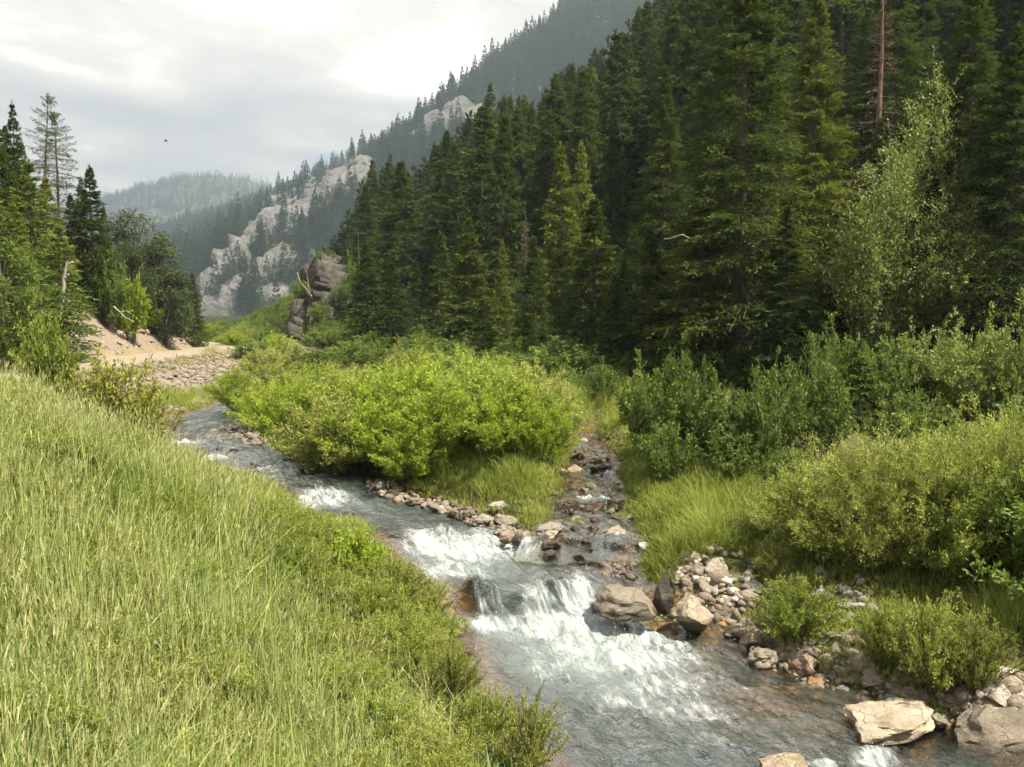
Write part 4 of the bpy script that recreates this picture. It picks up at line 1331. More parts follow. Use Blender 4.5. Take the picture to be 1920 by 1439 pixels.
def build_ridge():
    u = np.linspace(0, 1, 340)
    s = np.concatenate([[0], np.cumsum(np.linalg.norm(np.diff(RIDGE, axis=0), axis=1))])
    rp = np.stack([np.interp(u * s[-1], s, RIDGE[:, k]) for k in range(3)], 1)
    for _ in range(20):
        rp[1:-1] = 0.25 * rp[:-2] + 0.5 * rp[1:-1] + 0.25 * rp[2:]
    v = np.concatenate([np.linspace(-280, -2, 14), np.linspace(0, 630, 190)])
    X = rp[:, 0][:, None] + RIDGE_N[0] * v[None, :]
    Y = rp[:, 1][:, None] + RIDGE_N[1] * v[None, :]
    k = rp[:, 2] / 437.0 + 0.03
    Z = rp[:, 2][:, None] - np.where(v[None, :] > 0, k[:, None] * v[None, :], -0.5 * v[None, :])
    Z = Z + 11.0 * fbm(X * 0.005, Y * 0.005, 4.0, 4) - 14 * np.abs(perlin(u[:, None] * 22, v[None, :] * 0.0025)) * sstep(0, 100, v[None, :])
    px, py, _ = project(X, Y, Z)
    nz = fbm(X * 0.022, Y * 0.022, Z * 0.022, 5)
    m = seg_mask(px, py, CLIFF_SEGS) + 0.50 * nz - 0.05
    rock = sstep(0.05, 0.35, m)
    # broken strata stand proud of the slope
    st = Z * 0.10 + X * 0.045 + 0.8 * perlin(X * 0.01, Y * 0.01, 1.0)
    step_ = (st - np.floor(st))
    rel = 7.0 * sstep(0.05, 0.5, m) + rock * (6.5 * np.abs(fbm(X * 0.030, Y * 0.030, Z * 0.045, 5)) + 3.6 * np.abs(step_ - 0.5) * 2 + 3.0 * fbm(X * 0.11, Y * 0.11, Z * 0.11, 3))
    Z2 = Z + rel * 0.8
    X2, Y2 = X + RIDGE_N[0] * rel * 0.6, Y + RIDGE_N[1] * rel * 0.6
    m_, t = new_mat('cliff_ridge_ground')
    pos = t.n('ShaderNodeNewGeometry').outputs['Position']
    rk = t.n('ShaderNodeAttribute', attribute_name='rock').outputs['Fac']
    n1 = t.noise(t.vmath('MULTIPLY', pos, (1, 1, 2.5)), 0.055, 6, 0.65, 0.6)
    n2 = t.noise(pos, 0.3, 4, 0.7)
    rc = t.ramp(t.math('ADD', t.math('MULTIPLY', n1, 0.6), t.math('MULTIPLY', n2, 0.4)), [(0.34, (0.06, 0.059, 0.057)), (0.48, (0.125, 0.122, 0.118)), (0.64, (0.20, 0.195, 0.188))])
    gc = t.ramp(n1, [(0.3, (0.03, 0.045, 0.018)), (0.7, (0.07, 0.085, 0.03))])
    c = t.mix(rk, gc, rc)
    bp = t.n('ShaderNodeBump', {'Height': t.math('ADD', n1, n2), 'Strength': 0.8, 'Distance': 4.0})
    p = t.n('ShaderNodeBsdfPrincipled', {'Base Color': c, 'Roughness': 0.95, 'Normal': bp.outputs[0]})
    t.n('ShaderNodeOutputMaterial', {'Surface': p.outputs[0]})
    V = np.stack([X2, Y2, Z2], -1).reshape(-1, 3)
    o = link('cliff_hill', mesh_np('cliff_hill', V, grid_faces(*X.shape), m_, smooth=True, attrs=dict(rock=rock.ravel())))
    tag(o, kind='structure')
    # forest on it
    rs = RS(77)
    n = 46000
    iu, iv = rs.rand(n) * (len(u) - 1), 10 + rs.rand(n) * (len(v) - 12)
    i0, j0 = iu.astype(int), iv.astype(int)
    fx, fy = (iu - i0)[:, None], (iv - j0)[:, None]
    G = np.stack([X2, Y2, Z2], -1)
    P = G[i0, j0] * (1 - fx) * (1 - fy) + G[np.minimum(i0 + 1, len(u) - 1), j0] * fx * (1 - fy) + G[i0, j0 + 1] * (1 - fx) * fy + G[np.minimum(i0 + 1, len(u) - 1), j0 + 1] * fx * fy
    rkm = rock[i0, j0]
    ok = (rs.rand(n) > rkm * 0.955) & in_view(P[:, 0], P[:, 1], P[:, 2], 60) & (P[:, 2] > 4)
    ok &= rs.rand(n) < (0.55 + 0.45 * sstep(-0.3, 0.3, fbm(P[:, 0] * 0.02, P[:, 1] * 0.02, 9.0, 3)))
    P = P[ok]
    sc = np.clip(rs.normal(1.30, 0.36, len(P)), 0.5, 2.3)
    scatter('ridge_forest', 'slope_conifer', P - np.array([0, 0, 0.6]), np.stack([sc * 0.9, sc * 0.9, sc], 1), rs, 'hazy conifer forest around the pale cliffs of the middle ridge', 'forest')


build_ridge()


def build_far_hill():
    x = np.linspace(-1815, 835, 200)
    v = np.linspace(0, 1, 90)
    sky_x, sky_y = np.array([-400, 0, 120, 210, 300, 360, 410, 460, 520, 600, 760, 1000, 1400]), np.array([470, 420, 395, 368, 336, 325, 321, 326, 345, 372, 430, 500, 560])
    Yc = 1900.0
    pxs = W_PX / 2 + F_PX * x / Yc
    top = CAM[2] + ray(pxs, np.interp(pxs, sky_x, sky_y))[1] * Yc - 9
    X = np.repeat(x[:, None], len(v), 1)
    Y = Yc + 430 - v[None, :] * 1320 + 0 * X
    d = (Y - Yc)
    Z = top[:, None] - np.where(d < 0, -d * 0.36, d * 0.5) + 17 * fbm(X * 0.0036, Y * 0.0036, 3.0, 4) * sstep(0, 200, -d) + 3.5 * fbm(X * 0.013, Y * 0.013, 6.0, 3)
    V = np.stack([X, Y, Z], -1).reshape(-1, 3)
    m_, t = new_mat('far_hill_ground')
    n = t.noise(t.n('ShaderNodeNewGeometry').outputs['Position'], 0.02, 5)
    p = t.n('ShaderNodeBsdfPrincipled', {'Base Color': t.ramp(n, [(0.3, (0.03, 0.045, 0.02)), (0.7, (0.07, 0.08, 0.035))]), 'Roughness': 1.0})
    t.n('ShaderNodeOutputMaterial', {'Surface': p.outputs[0]})
    o = link('far_hill', mesh_np('far_hill', V, grid_faces(*X.shape)[:, ::-1], m_, smooth=True))
    tag(o, kind='structure')
    rs = RS(78)
    nn = 26000
    i, j = rs.randint(0, len(x) - 1, nn), rs.randint(18, len(v) - 1, nn)
    f, g = rs.rand(nn)[:, None], rs.rand(nn)[:, None]
    G = np.stack([X, Y, Z], -1)
    P = G[i, j] * (1 - f) * (1 - g) + G[i + 1, j] * f * (1 - g) + G[i, j + 1] * (1 - f) * g + G[i + 1, j + 1] * f * g
    P = P[in_view(P[:, 0], P[:, 1], P[:, 2], 20) & (P[:, 2] > 20)]
    sc = np.clip(rs.normal(1.15, 0.3, len(P)), 0.5, 2.0)
    scatter('far_hill_forest', 'far_conifer', P - np.array([0, 0, 0.6]), sc, rs, 'bluish conifer forest on the farthest rounded hill', 'forest')


build_far_hill()

# ------------------------------------------------------------------ rocks
def rock_geo(seed, sub, cuts=11, rough=0.05, flat=1.0):
    rs = RS(seed)
    bm = bmesh.new()
    bmesh.ops.create_icosphere(bm, subdivisions=sub, radius=1.0)
    V = np.array([v.co[:] for v in bm.verts])
    F = np.array([[v.index for v in f.verts] for f in bm.faces])
    bm.free()
    for _ in range(cuts):
        n = unit(rs.normal(size=3) * np.array([1, 1, 0.8]))
        d = rs.uniform(0.36, 0.80)
        q = V @ n
        V = V - n * np.maximum(q - d, 0)[:, None] * 0.97
    N = unit(V)
    o = rs.rand(3) * 50
    V = V + N * (rough * fbm(V[:, 0] * 2.2 + o[0], V[:, 1] * 2.2 + o[1], V[:, 2] * 2.2 + o[2], 5, gain=0.55))[:, None]
    mn, mx = V.min(0), V.max(0)
    V = (V - (mn + mx) / 2) / (mx - mn)
    V[:, 2] += 0.5
    return V, F


ROCK_BIG = [mesh_np('boulder_%d' % i, *rock_geo(100 + i, 4, 12 + i % 5, 0.13), M['rock_tan'], smooth=True) for i in range(12)]
for _m in ROCK_BIG:
    _m.set_sharp_from_angle(angle=math.radians(24))
ROCK_SML = [mesh_np('stone_%d' % i, *rock_geo(200 + i, 2, 10, 0.10), M['rock_tan']) for i in range(10)]
_rk = RS(9)


def set_mat(o, mat):
    o.material_slots[0].link = 'OBJECT'
    o.material_slots[0].material = mat


def rock_at(x0, x1, y0, y1, mat, label, name='boulder', var=None, dep=0.8, tilt=0.08, group=None, cat='boulder', sink=0.14, big=None, rz=None):
    """a rock that covers the pixel box x0..x1, y0..y1, standing on the ground or in the water"""
    cx = (x0 + x1) / 2
    p = hit(cx, y1)
    depth = project(p[0], p[1], p[2])[2]
    w = (x1 - x0) / F_PX * depth
    dy = w * dep
    p = p + np.array([p[0] / p[1], 1.0, 0]) * dy * 0.42
    pen = math.atan2(CAM[2] - p[2], p[1])
    h = max(0.25 * w, ((y1 - y0) / F_PX * depth - dy * 0.75 * math.sin(pen)) / math.cos(pen))
    h *= 1 + sink
    isbig = (x1 - x0) > 26 if big is None else big
    pool = ROCK_BIG if isbig else ROCK_SML
    me = pool[_rk.randint(len(pool)) if var is None else var % len(pool)]
    o = link(name, me, loc=(p[0], p[1], p[2] - sink * h - 0.02), rot=(_rk.normal(0, tilt), _rk.normal(0, tilt), rz if rz is not None else _rk.choice([0, math.pi]) + _rk.normal(0, 0.25)), scl=(w * 1.05, dy * 1.05, h))
    dw = min(stream_query(MAIN, [p[0]], [p[1]])[0][0], stream_query(CREEK, [p[0]], [p[1]])[0][0])
    set_mat(o, M.get(mat + '_shore', M[mat]) if dw < 0.25 else M[mat])
    tag(o, label, cat, group)
    return o


BOULDERS = [
    (1114, 1228, 1098, 1160, 'rock_brown', 'wide brown boulder splitting the fall on its right side', 0.75),
    (1143, 1169, 1090, 1106, 'rock_brown', 'small dark stone perched behind the wide brown boulder at the fall', 0.8),
    (1226, 1262, 1068, 1148, 'rock_brown', 'tall upright brown stone right of the wide boulder at the fall', 0.8),
    (1260, 1290, 1062, 1095, 'rock_tan', 'blocky tan stone at the left rim of the pale rock pile', 0.8),
    (1278, 1300, 1083, 1112, 'rock_brown', 'squat brown stone wedged behind the two-toned big boulder', 0.9),
    (1293, 1321, 1073, 1098, 'rock_pale', 'pale wedge stone in the rock pile above the big two-toned boulder', 0.8),
    (1320, 1366, 1044, 1094, 'rock_tan', 'long leaning tan slab in the middle of the pale rock pile', 0.5),
    (1262, 1336, 1104, 1188, 'rock_tan', 'big two-toned boulder with a flat lit face at the water right of the fall', 0.8),
    (1335, 1355, 1146, 1171, 'rock_brown', 'small round brown stone right against the two-toned boulder', 0.9),
    (1335, 1394, 1114, 1158, 'rock_brown', 'dark tilted slab behind the two-toned boulder', 0.6),
    (1390, 1447, 1082, 1117, 'rock_grey', 'grey broken slab behind the leafy clump on the right bank', 0.7),
    (1450, 1525, 1068, 1100, 'rock_grey', 'flat grey slab under the right willows', 0.7),
    (1386, 1428, 1164, 1224, 'rock_tan', 'tan upright stone at the left foot of the leafy clump', 0.8),
    (1402, 1458, 1206, 1252, 'rock_brown', 'brown rounded boulder at the water below the leafy clump', 0.8),
    (1480, 1525, 1222, 1268, 'rock_red', 'rounded pinkish stone standing alone at the right water edge', 0.8),
    (1310, 1334, 1019, 1038, 'rock_pale', 'white top stone of the pale rock pile', 0.9),
    (1340, 1365, 1025, 1040, 'rock_pale', 'flat pale stone right of the white top stone on the pile', 0.9),
    (1286, 1313, 1029, 1057, 'rock_pale', 'pale stone at the upper left corner of the rock pile', 0.8),
    (1396, 1422, 1040, 1059, 'rock_grey', 'light grey stone right of the pale rock pile', 0.9),
    (1512, 1545, 1268, 1282, 'rock_orange', 'low orange stone washed by the shallow water', 0.8),
    (1221, 1243, 1150, 1164, 'rock_moss', 'mossy green stone in the water between the two big boulders', 0.9),
    (1243, 1263, 1151, 1166, 'rock_moss', 'second mossy stone against the two-toned boulder', 0.9),
    (1342, 1362, 1163, 1180, 'rock_orange', 'small rusty stone at the water right of the two-toned boulder', 0.9),
    (1356, 1376, 1178, 1193, 'rock_wet', 'wet stone below the small rusty stone', 0.9),
    (1576, 1770, 1314, 1398, 'rock_tan', 'widest sunlit tan boulder half in the water', 0.75),
    (1784, 1935, 1312, 1416, 'rock_brown', 'biggest rounded brown boulder in the lower right corner', 0.8),
    (1562, 1642, 1168, 1220, 'rock_pale', 'large pale jagged stone between the two leafy clumps', 0.75),
    (1602, 1646, 1153, 1176, 'rock_grey', 'grey stone just behind the large pale jagged stone', 0.8),
    (1608, 1648, 1204, 1233, 'rock_grey', 'grey rounded stone below the large pale jagged stone', 0.8),
    (1635, 1672, 1223, 1243, 'rock_brown', 'dark flat stone against the flowering clump', 0.8),
    (1639, 1664, 1200, 1224, 'rock_grey', 'grey stone half hidden at the left of the flowering clump', 0.8),
    (1579, 1622, 1234, 1264, 'rock_grey', 'stone with moss at its foot right of the pinkish stone', 0.8),
    (1612, 1684, 1259, 1293, 'rock_grey', 'long tilted grey slab at the water edge', 0.55),
    (1646, 1700, 1288, 1312, 'rock_grey', 'flat light grey stone below the tilted slab', 0.7),
    (1711, 1747, 1305, 1337, 'rock_brown', 'brown stone behind the widest tan boulder', 0.8),
    (1738, 1782, 1332, 1370, 'rock_brown', 'brown stone wedged between the two biggest lower boulders', 0.8),
    (1826, 1856, 1291, 1321, 'rock_grey', 'grey wedge stone above the biggest brown boulder', 0.8),
    (1850, 1909, 1281, 1337, 'rock_pale', 'pale split slab above the biggest brown boulder', 0.6),
    (1896, 1935, 1288, 1328, 'rock_pale', 'pale stone at the right edge above the biggest brown boulder', 0.7),
    (1866, 1912, 1245, 1268, 'rock_pale', 'flat pale stone at the right edge beside the flowering clump', 0.8),
    (1568, 1597, 1093, 1114, 'rock_grey', 'upper left grey stone of the shaded stones under the willow', 0.8),
    (1585, 1616, 1101, 1125, 'rock_grey', 'upper right grey stone of the shaded stones under the willow', 0.8),
    (1528, 1574, 1103, 1125, 'rock_grey', 'wide flat grey stone among the shaded stones under the willow', 0.8),
    (1568, 1598, 1122, 1144, 'rock_grey', 'grey stone in the middle of the shaded stones under the willow', 0.8),
    (1596, 1640, 1127, 1157, 'rock_grey', 'largest grey stone of the shaded stones under the willow', 0.8),
    (1567, 1592, 1144, 1170, 'rock_grey', 'small grey stone beside the leafy clump, lowest of the shaded stones', 0.8),
    (1422, 1512, 1412, 1462, 'rock_tan', 'tan boulder cut by the bottom edge in the white water', 0.8),
    (758, 806, 1148, 1192, 'rock_pale', 'pale cracked boulder on the grassy bank left of the fall', 0.8),
    (802, 853, 1143, 1186, 'rock_wet', 'dark wet rock at the left end of the fall', 0.8),
    (826, 892, 1188, 1230, 'rock_wet', 'dark domed boulder in the water below the left end of the fall', 0.8),
    (818, 862, 1219, 1264, 'rock_red', 'angular reddish boulder at the left water edge below the dome', 0.8),
    (830, 858, 1262, 1280, 'rock_grey', 'small grey stone under the angular reddish boulder', 0.8),
    (937, 961, 993, 1018, 'rock_red', 'reddish angular stone at the tip of the island', 0.8),
    (960, 982, 995, 1022, 'rock_brown', 'brown upright stone right of the reddish stone at the island tip', 0.7),
    (1000, 1062, 975, 1008, 'rock_grey', 'long grey slab lying at the mouth of the side stream', 0.6),
    (1010, 1048, 990, 1018, 'rock_tan', 'round tan boulder leaning on the long grey slab', 0.8),
    (1016, 1052, 1010, 1033, 'rock_wet', 'dark wet stone below the round tan boulder', 0.8),
    (992, 1014, 994, 1017, 'rock_brown', 'brown stone left of the round tan boulder', 0.8),
    (1072, 1110, 1036, 1056, 'rock_wet', 'flat dark slab alone in the shallow confluence', 0.6),
    (1018, 1046, 1028, 1045, 'rock_wet', 'low wet stone at the edge of the upper rapid', 0.8),
    (1114, 1172, 982, 1020, 'rock_tan', 'tan boulder with yellow moss in the side stream', 0.7),
    (1065, 1098, 963, 984, 'rock_moss', 'mossy hump below the little fall of the side stream', 0.8),
    (1070, 1088, 981, 998, 'rock_wet', 'dark stone below the mossy hump in the side stream', 0.8),
    (1097, 1121, 981, 996, 'rock_wet', 'dark stone left of the tan mossy boulder', 0.8),
    (882, 924, 958, 986, 'rock_brown', 'dark brown boulder under the eroded island bank', 0.8),
    (924, 970, 960, 988, 'rock_brown', 'brown boulder under the light slab at the island edge', 0.8),
    (914, 959, 936, 962, 'rock_pale', 'light grey slab jutting from the island bank', 0.6),
    (860, 891, 950, 974, 'rock_brown', 'brown boulder left of the jutting slab', 0.8),
    (838, 860, 951, 971, 'rock_red', 'rusty stone at the island water line', 0.8),
    (800, 830, 940, 960, 'rock_brown', 'dark stone at the middle of the island bank', 0.8),
    (760, 792, 928, 948, 'rock_brown', 'brown stone at the left part of the island bank', 0.8),
    (722, 750, 916, 934, 'rock_wet', 'wet dark stone at the left end of the island rocks', 0.8),
    (1085, 1101, 819, 831, 'rock_pale', 'pale round stone at the head of the side stream', 0.9),
    (1063, 1094, 870, 889, 'rock_tan', 'tan stone at the left edge of the side stream', 0.8),
    (1046, 1064, 876, 891, 'rock_tan', 'small tan stone on the left shore of the side stream', 0.8),
    (1099, 1148, 866, 887, 'rock_wet', 'wide low rock across the side stream', 0.8),
    (1095, 1117, 862, 874, 'rock_wet', 'dark rock behind the wide low rock in the side stream', 0.8),
    (1074, 1095, 847, 862, 'rock_wet', 'dark rock in the upper side stream', 0.8),
    (1108, 1131, 883, 895, 'rock_moss', 'small mossy rock in the middle of the side stream', 0.8),
    (1096, 1125, 900, 921, 'rock_moss', 'mossy hummock in the middle of the side stream', 0.9),
    (1079, 1104, 909, 924, 'rock_brown', 'brown stone left of the mossy hummock', 0.8),
    (1136, 1164, 907, 923, 'rock_moss', 'mossy stone at the right edge of the side stream', 0.9),
    (1019, 1057, 917, 933, 'rock_moss', 'mossy ledge on the island side of the side stream', 0.8),
    (1047, 1084, 933, 954, 'rock_wet', 'big dark stone left of the little fall', 0.8),
    (1089, 1107, 927, 940, 'rock_wet', 'small dark stone above the little fall', 0.8),
    (1112, 1156, 930, 945, 'rock_wet', 'dark ledge the little fall pours over', 0.5),
    (1173, 1206, 962, 979, 'rock_tan', 'flat tan stone in the grass right of the little fall', 0.8),
    (1144, 1178, 958, 978, 'rock_moss', 'bright mossy stone right below the little fall', 0.8),
    (1173, 1195, 945, 963, 'rock_wet', 'dark stone in the grass right of the little fall', 0.8),
    (1196, 1226, 1012, 1046, 'rock_pale', 'pale pitted stone on the mossy spit of the confluence', 0.8),
    (521, 552, 943, 966, 'rock_tan', 'orange-tan boulder at the left shore beside the second rapid', 0.8),
    (574, 612, 995, 1022, 'rock_tan', 'tan boulder in the leafy bank above the upper rapid', 0.8),
    (330, 372, 868, 905, 'rock_tan', 'tan boulder in the tall grass on the left bank', 0.8),
    (362, 400, 880, 918, 'rock_tan', 'second tan boulder in the grass nearer the water', 0.8),
    (467, 489, 864, 879, 'rock_wet', 'dark rock breaking the water of the third rapid', 0.8),
    (405, 421, 835, 846, 'rock_wet', 'dark rock in the far riffle', 0.8),
    (430, 446, 839, 849, 'rock_wet', 'small dark rock right of the dark rock in the far riffle', 0.8),
]
for b in BOULDERS:
    small = (b[1] - b[0]) < 30
    rock_at(*b[:4], b[4], b[5], 'stone' if small else 'boulder', dep=b[6], cat='stone' if small else 'boulder', big=(b[1] - b[0]) > 22)


def stone_field(n, box, size, mats, label, group, seed, name='stone', poly=None, sink=0.25):
    """small countable stones thrown over a pixel region, each an object of its own"""
    rs = RS(seed)
    done = 0
    while done < n:
        px, py = rs.uniform(box[0], box[1]), rs.uniform(box[2], box[3])
        if poly is not None and not poly(px, py):
            continue
        s = rs.uniform(*size) * (0.6 + 0.8 * rs.rand() ** 2)
        p = hit(px, py)
        d = project(*p)[2]
        w = s / F_PX * d
        o = link(name, ROCK_SML[rs.randint(10)], loc=(p[0], p[1], p[2] - sink * w * 0.7), rot=(rs.normal(0, 0.3), rs.normal(0, 0.3), rs.rand() * 6.28), scl=(w, w * rs.uniform(0.6, 1.0), w * rs.uniform(0.5, 0.85)))
        set_mat(o, M[mats[rs.randint(len(mats))]])
        tag(o, label, 'stone', group)
        done += 1


def pile_bump(px, py):
    return (px - 1352) ** 2 / 62 ** 2 + (py - 1085) ** 2 / 55 ** 2 < 1


stone_field(60, (1290, 1415, 1030, 1140), (13, 30), ['rock_pale', 'rock_tan', 'rock_pale', 'rock_grey'], 'small broken stone of the pale pile on the right bank', 'stones of the pale pile on the right bank', 301, poly=pile_bump, sink=0.1)
stone_field(42, (1440, 1660, 1075, 1190), (12, 28), ['rock_grey', 'rock_grey', 'rock_brown'], 'small grey stone in the shade of the right willows', 'small grey stones in the shade of the right willows', 302)
stone_field(36, (690, 960, 905, 985), (9, 20), ['rock_brown', 'rock_wet', 'rock_brown', 'rock_grey'], 'small dark stone along the eroded island bank', 'small stones along the island bank', 303,
            poly=lambda x, y: abs(y - np.interp(x, [690, 760, 830, 900, 960], [908, 930, 950, 972, 985])) < 14)
stone_field(46, (1040, 1175, 830, 1010), (7, 16), ['rock_wet', 'rock_moss', 'rock_brown'], 'small wet stone in the bed of the side stream', 'small stones in the side stream', 305)
stone_field(80, (1390, 1920, 1150, 1360), (13, 32), ['rock_grey', 'rock_brown', 'rock_tan'], 'small stone among the boulders of the right shore', 'small stones of the right shore', 307,
            poly=lambda x, y: abs(y - np.interp(x, [1390, 1480, 1600, 1720, 1920], [1190, 1235, 1270, 1310, 1330])) < 45)
stone_field(16, (800, 900, 1180, 1330), (8, 18), ['rock_brown', 'rock_wet'], 'small stone at the left water edge below the fall', 'small stones at the left water edge', 308,
            poly=lambda x, y: abs(x - np.interp(y, [1180, 1330], [840, 885])) < 25)

# ------------------------------------------------------------------ rock crag below the forest and pale outcrops in the valley
def crag(name, label, px0, px1, py0, py1, Y, seed, mat, dep=0.9, sub=5, cuts=16, rough=0.16, cat='rock outcrop', wide=1.0):
    x0, x1 = ray(px0, py1)[0] * Y, ray(px1, py1)[0] * Y
    zb = gz((x0 + x1) / 2, Y) - 0.6
    zt = CAM[2] + ray(px0, py0)[1] * Y
    V, F = rock_geo(seed, sub, cuts, rough)
    w, h = (x1 - x0), zt - zb
    V[:, 2] -= 0.5
    V = np.sign(V) * (np.abs(2 * V) ** 0.55) * 0.5
    V[:, 2] += 0.5
    V[:, :2] *= (1.08 - 0.35 * V[:, 2:3] ** 1.5)
    V = V * np.array([w, w * dep, h])
    n = fbm(V[:, 0] * 0.55, V[:, 1] * 0.55, V[:, 2] * 0.22, 5)
    st = np.abs(fbm(V[:, 0] * 1.3, V[:, 1] * 1.3, V[:, 2] * 0.5, 4))
    N = unit(V - np.array([0, 0, h * 0.4]))
    V = V + N * (0.06 * h * n - 0.09 * h * st)[:, None]
    o = link(name, mesh_np(name, V, F, M[mat]), loc=((x0 + x1) / 2, Y + w * dep * 0.4, zb))
    tag(o, label, cat)
    return o


M['rock_crag'] = rock_mat('lichened_crag', (0.05, 0.046, 0.04), (0.115, 0.105, 0.09), (0.20, 0.185, 0.16), moss=0.25, scale=0.35, mosscol=(0.03, 0.04, 0.014))
M['rock_valley'] = rock_mat('pale_valley_rock', (0.22, 0.21, 0.18), (0.36, 0.345, 0.30), (0.48, 0.46, 0.41), moss=0.35, scale=0.35, mosscol=(0.07, 0.09, 0.025))
def crag_cluster():
    """a ragged buttress of many upright blocks, one thing"""
    rs = RS(44)
    Vs, Fs, off = [], [], 0
    c0 = np.array([ray(606, 690)[0] * 62.0, 63.0, 0.0])
    n = 0
    cube = np.array([(x, y, z) for z in (-.5, .5) for y in (-.5, .5) for x in (-.5, .5)], float)
    cf = np.array([(0, 2, 3, 1), (4, 5, 7, 6), (0, 1, 5, 4), (2, 6, 7, 3), (0, 4, 6, 2), (1, 3, 7, 5)])
    dip = np.array([[math.cos(0.3), 0, math.sin(0.3)], [0, 1, 0], [-math.sin(0.3), 0, math.cos(0.3)]])
    while n < 620:
        px, py = rs.uniform(546, 690), rs.uniform(482, 702)
        top = np.interp(px, [546, 556, 562, 576, 584, 592, 628, 636, 650, 662, 690], [650, 640, 575, 560, 505, 490, 486, 520, 560, 605, 655])
        if py < top:
            continue
        n += 1
        Y = 60.5 + 5.5 * (1 - (py - top) / (705 - top)) ** 1.3 + rs.uniform(-1.0, 0.9) + 1.2 * math.sin(px * 0.11)
        p = at_y(px, py, Y)
        w = rs.uniform(0.35, 1.5)
        V = cube * (1 + rs.uniform(-0.30, 0.12, (8, 3))) * np.array([w, w * rs.uniform(0.7, 1.4), w * rs.uniform(0.3, 1.3)])
        a_ = rs.normal(0.4, 0.35) + rs.choice([0, math.pi / 2])
        Rz = np.array([[math.cos(a_), -math.sin(a_), 0], [math.sin(a_), math.cos(a_), 0], [0, 0, 1]])
        V = V @ (dip @ Rz).T + p
        Vs.append(V)
        Fs.append(cf + off)
        off += 8
    zc = gz(c0[0], c0[1])
    o = link('rock_crag', mesh_np('rock_crag', np.concatenate(Vs) - np.array([c0[0], c0[1], zc]), np.concatenate(Fs), M['rock_crag']), loc=(c0[0], c0[1], zc))
    tag(o, 'dark grey broken rock crag at the left foot of the forest', 'rock crag')


crag_cluster()
crag('rock_outcrop', 'pale low rock outcrop in the valley between the bushes', 462, 548, 622, 668, 78, 403, 'rock_valley', 0.8, sub=4)
crag('rock_outcrop', 'small pale rock block left of the valley outcrop', 500, 552, 606, 640, 90, 404, 'rock_valley', 0.8, sub=4)


# broken rock faces of the road cut
def cut_rocks():
    rs = RS(55)
    n = 0
    for _ in range(60):
        t = rs.uniform(17.0, 46.0)
        k = np.argmin(np.abs(RD[:, 1] - t))
        nrm = np.array([-RD_T[k, 1], RD_T[k, 0]])
        d = rs.uniform(1.9, 5.0)
        x, y = RD[k] + nrm * d
        z = gz(x, y)
        px, py, dep = project(x, y, z)
        if px < -30 or px > 372:
            continue
        w = rs.uniform(0.25, 0.62)
        o = link('rock', ROCK_BIG[rs.randint(10)] if w > 0.5 else ROCK_SML[rs.randint(10)], loc=(x, y, z - 0.25 * w), rot=(rs.normal(0, 0.3), rs.normal(0, 0.3), rs.rand() * 6.28), scl=(w, w * 0.8, w * rs.uniform(0.5, 0.9)))
        set_mat(o, M['rock_pink'])
        tag(o, 'angular pinkish rock sticking out of the road cut', 'rock', 'rocks of the road cut')


cut_rocks()


def rubble(name, label, fn, n, size, mat, seed):
    """loose rock nobody could count: one mesh of small angular stones"""
    rs = RS(seed)
    bv, bf = [], []
    protos = [rock_geo(600 + i, 1, 7, 0.06) for i in range(6)]
    off = 0
    P = fn(rs, n)
    for p in P:
        v, f = protos[rs.randint(6)]
        s = rs.uniform(*size) * (0.6 + rs.rand() ** 3 * 1.2)
        a = rs.rand() * 6.28
        c, sn = math.cos(a), math.sin(a)
        R_ = np.array([[c, -sn, 0], [sn, c, 0], [0, 0, 1]])
        q = (v - np.array([0, 0, 0.5])) * np.array([1, rs.uniform(0.6, 1), rs.uniform(0.4, 0.8)]) * s
        q = q @ R_.T + p
        bv.append(q)
        bf.append(f + off)
        off += len(v)
    o = link(name, mesh_np(name, np.concatenate(bv), np.concatenate(bf), M[mat]))
    tag(o, label, 'rubble', kind='stuff')


def riprap_pts(rs, n):
    k = rs.randint(0, len(RD), 8 * n)
    k = k[(RD[k, 1] > 17) & (RD[k, 1] < 52)]
    d = -rs.uniform(1.7, 5.8, len(k))
    x = RD[k, 0] - RD_T[k, 1] * d + rs.normal(0, 0.15, len(k))
    y = RD[k, 1] + RD_T[k, 0] * d + rs.normal(0, 0.15, len(k))
    z = ground(x, y)
    dm, _, _ = stream_query(MAIN, x, y)
    ok = (z > 1.35) & (dm > 0.2) & in_view(x, y, z, 30)
    return np.stack([x, y, z + 0.03], 1)[ok][:n]


def pixel_rubble(box, fn):
    def f(rs, n):
        out = []
        while len(out) < n:
            px, py = rs.uniform(box[0], box[1]), rs.uniform(box[2], box[3])
            if fn(px, py):
                out.append(hit(px, py))
        return np.array(out)
    return f


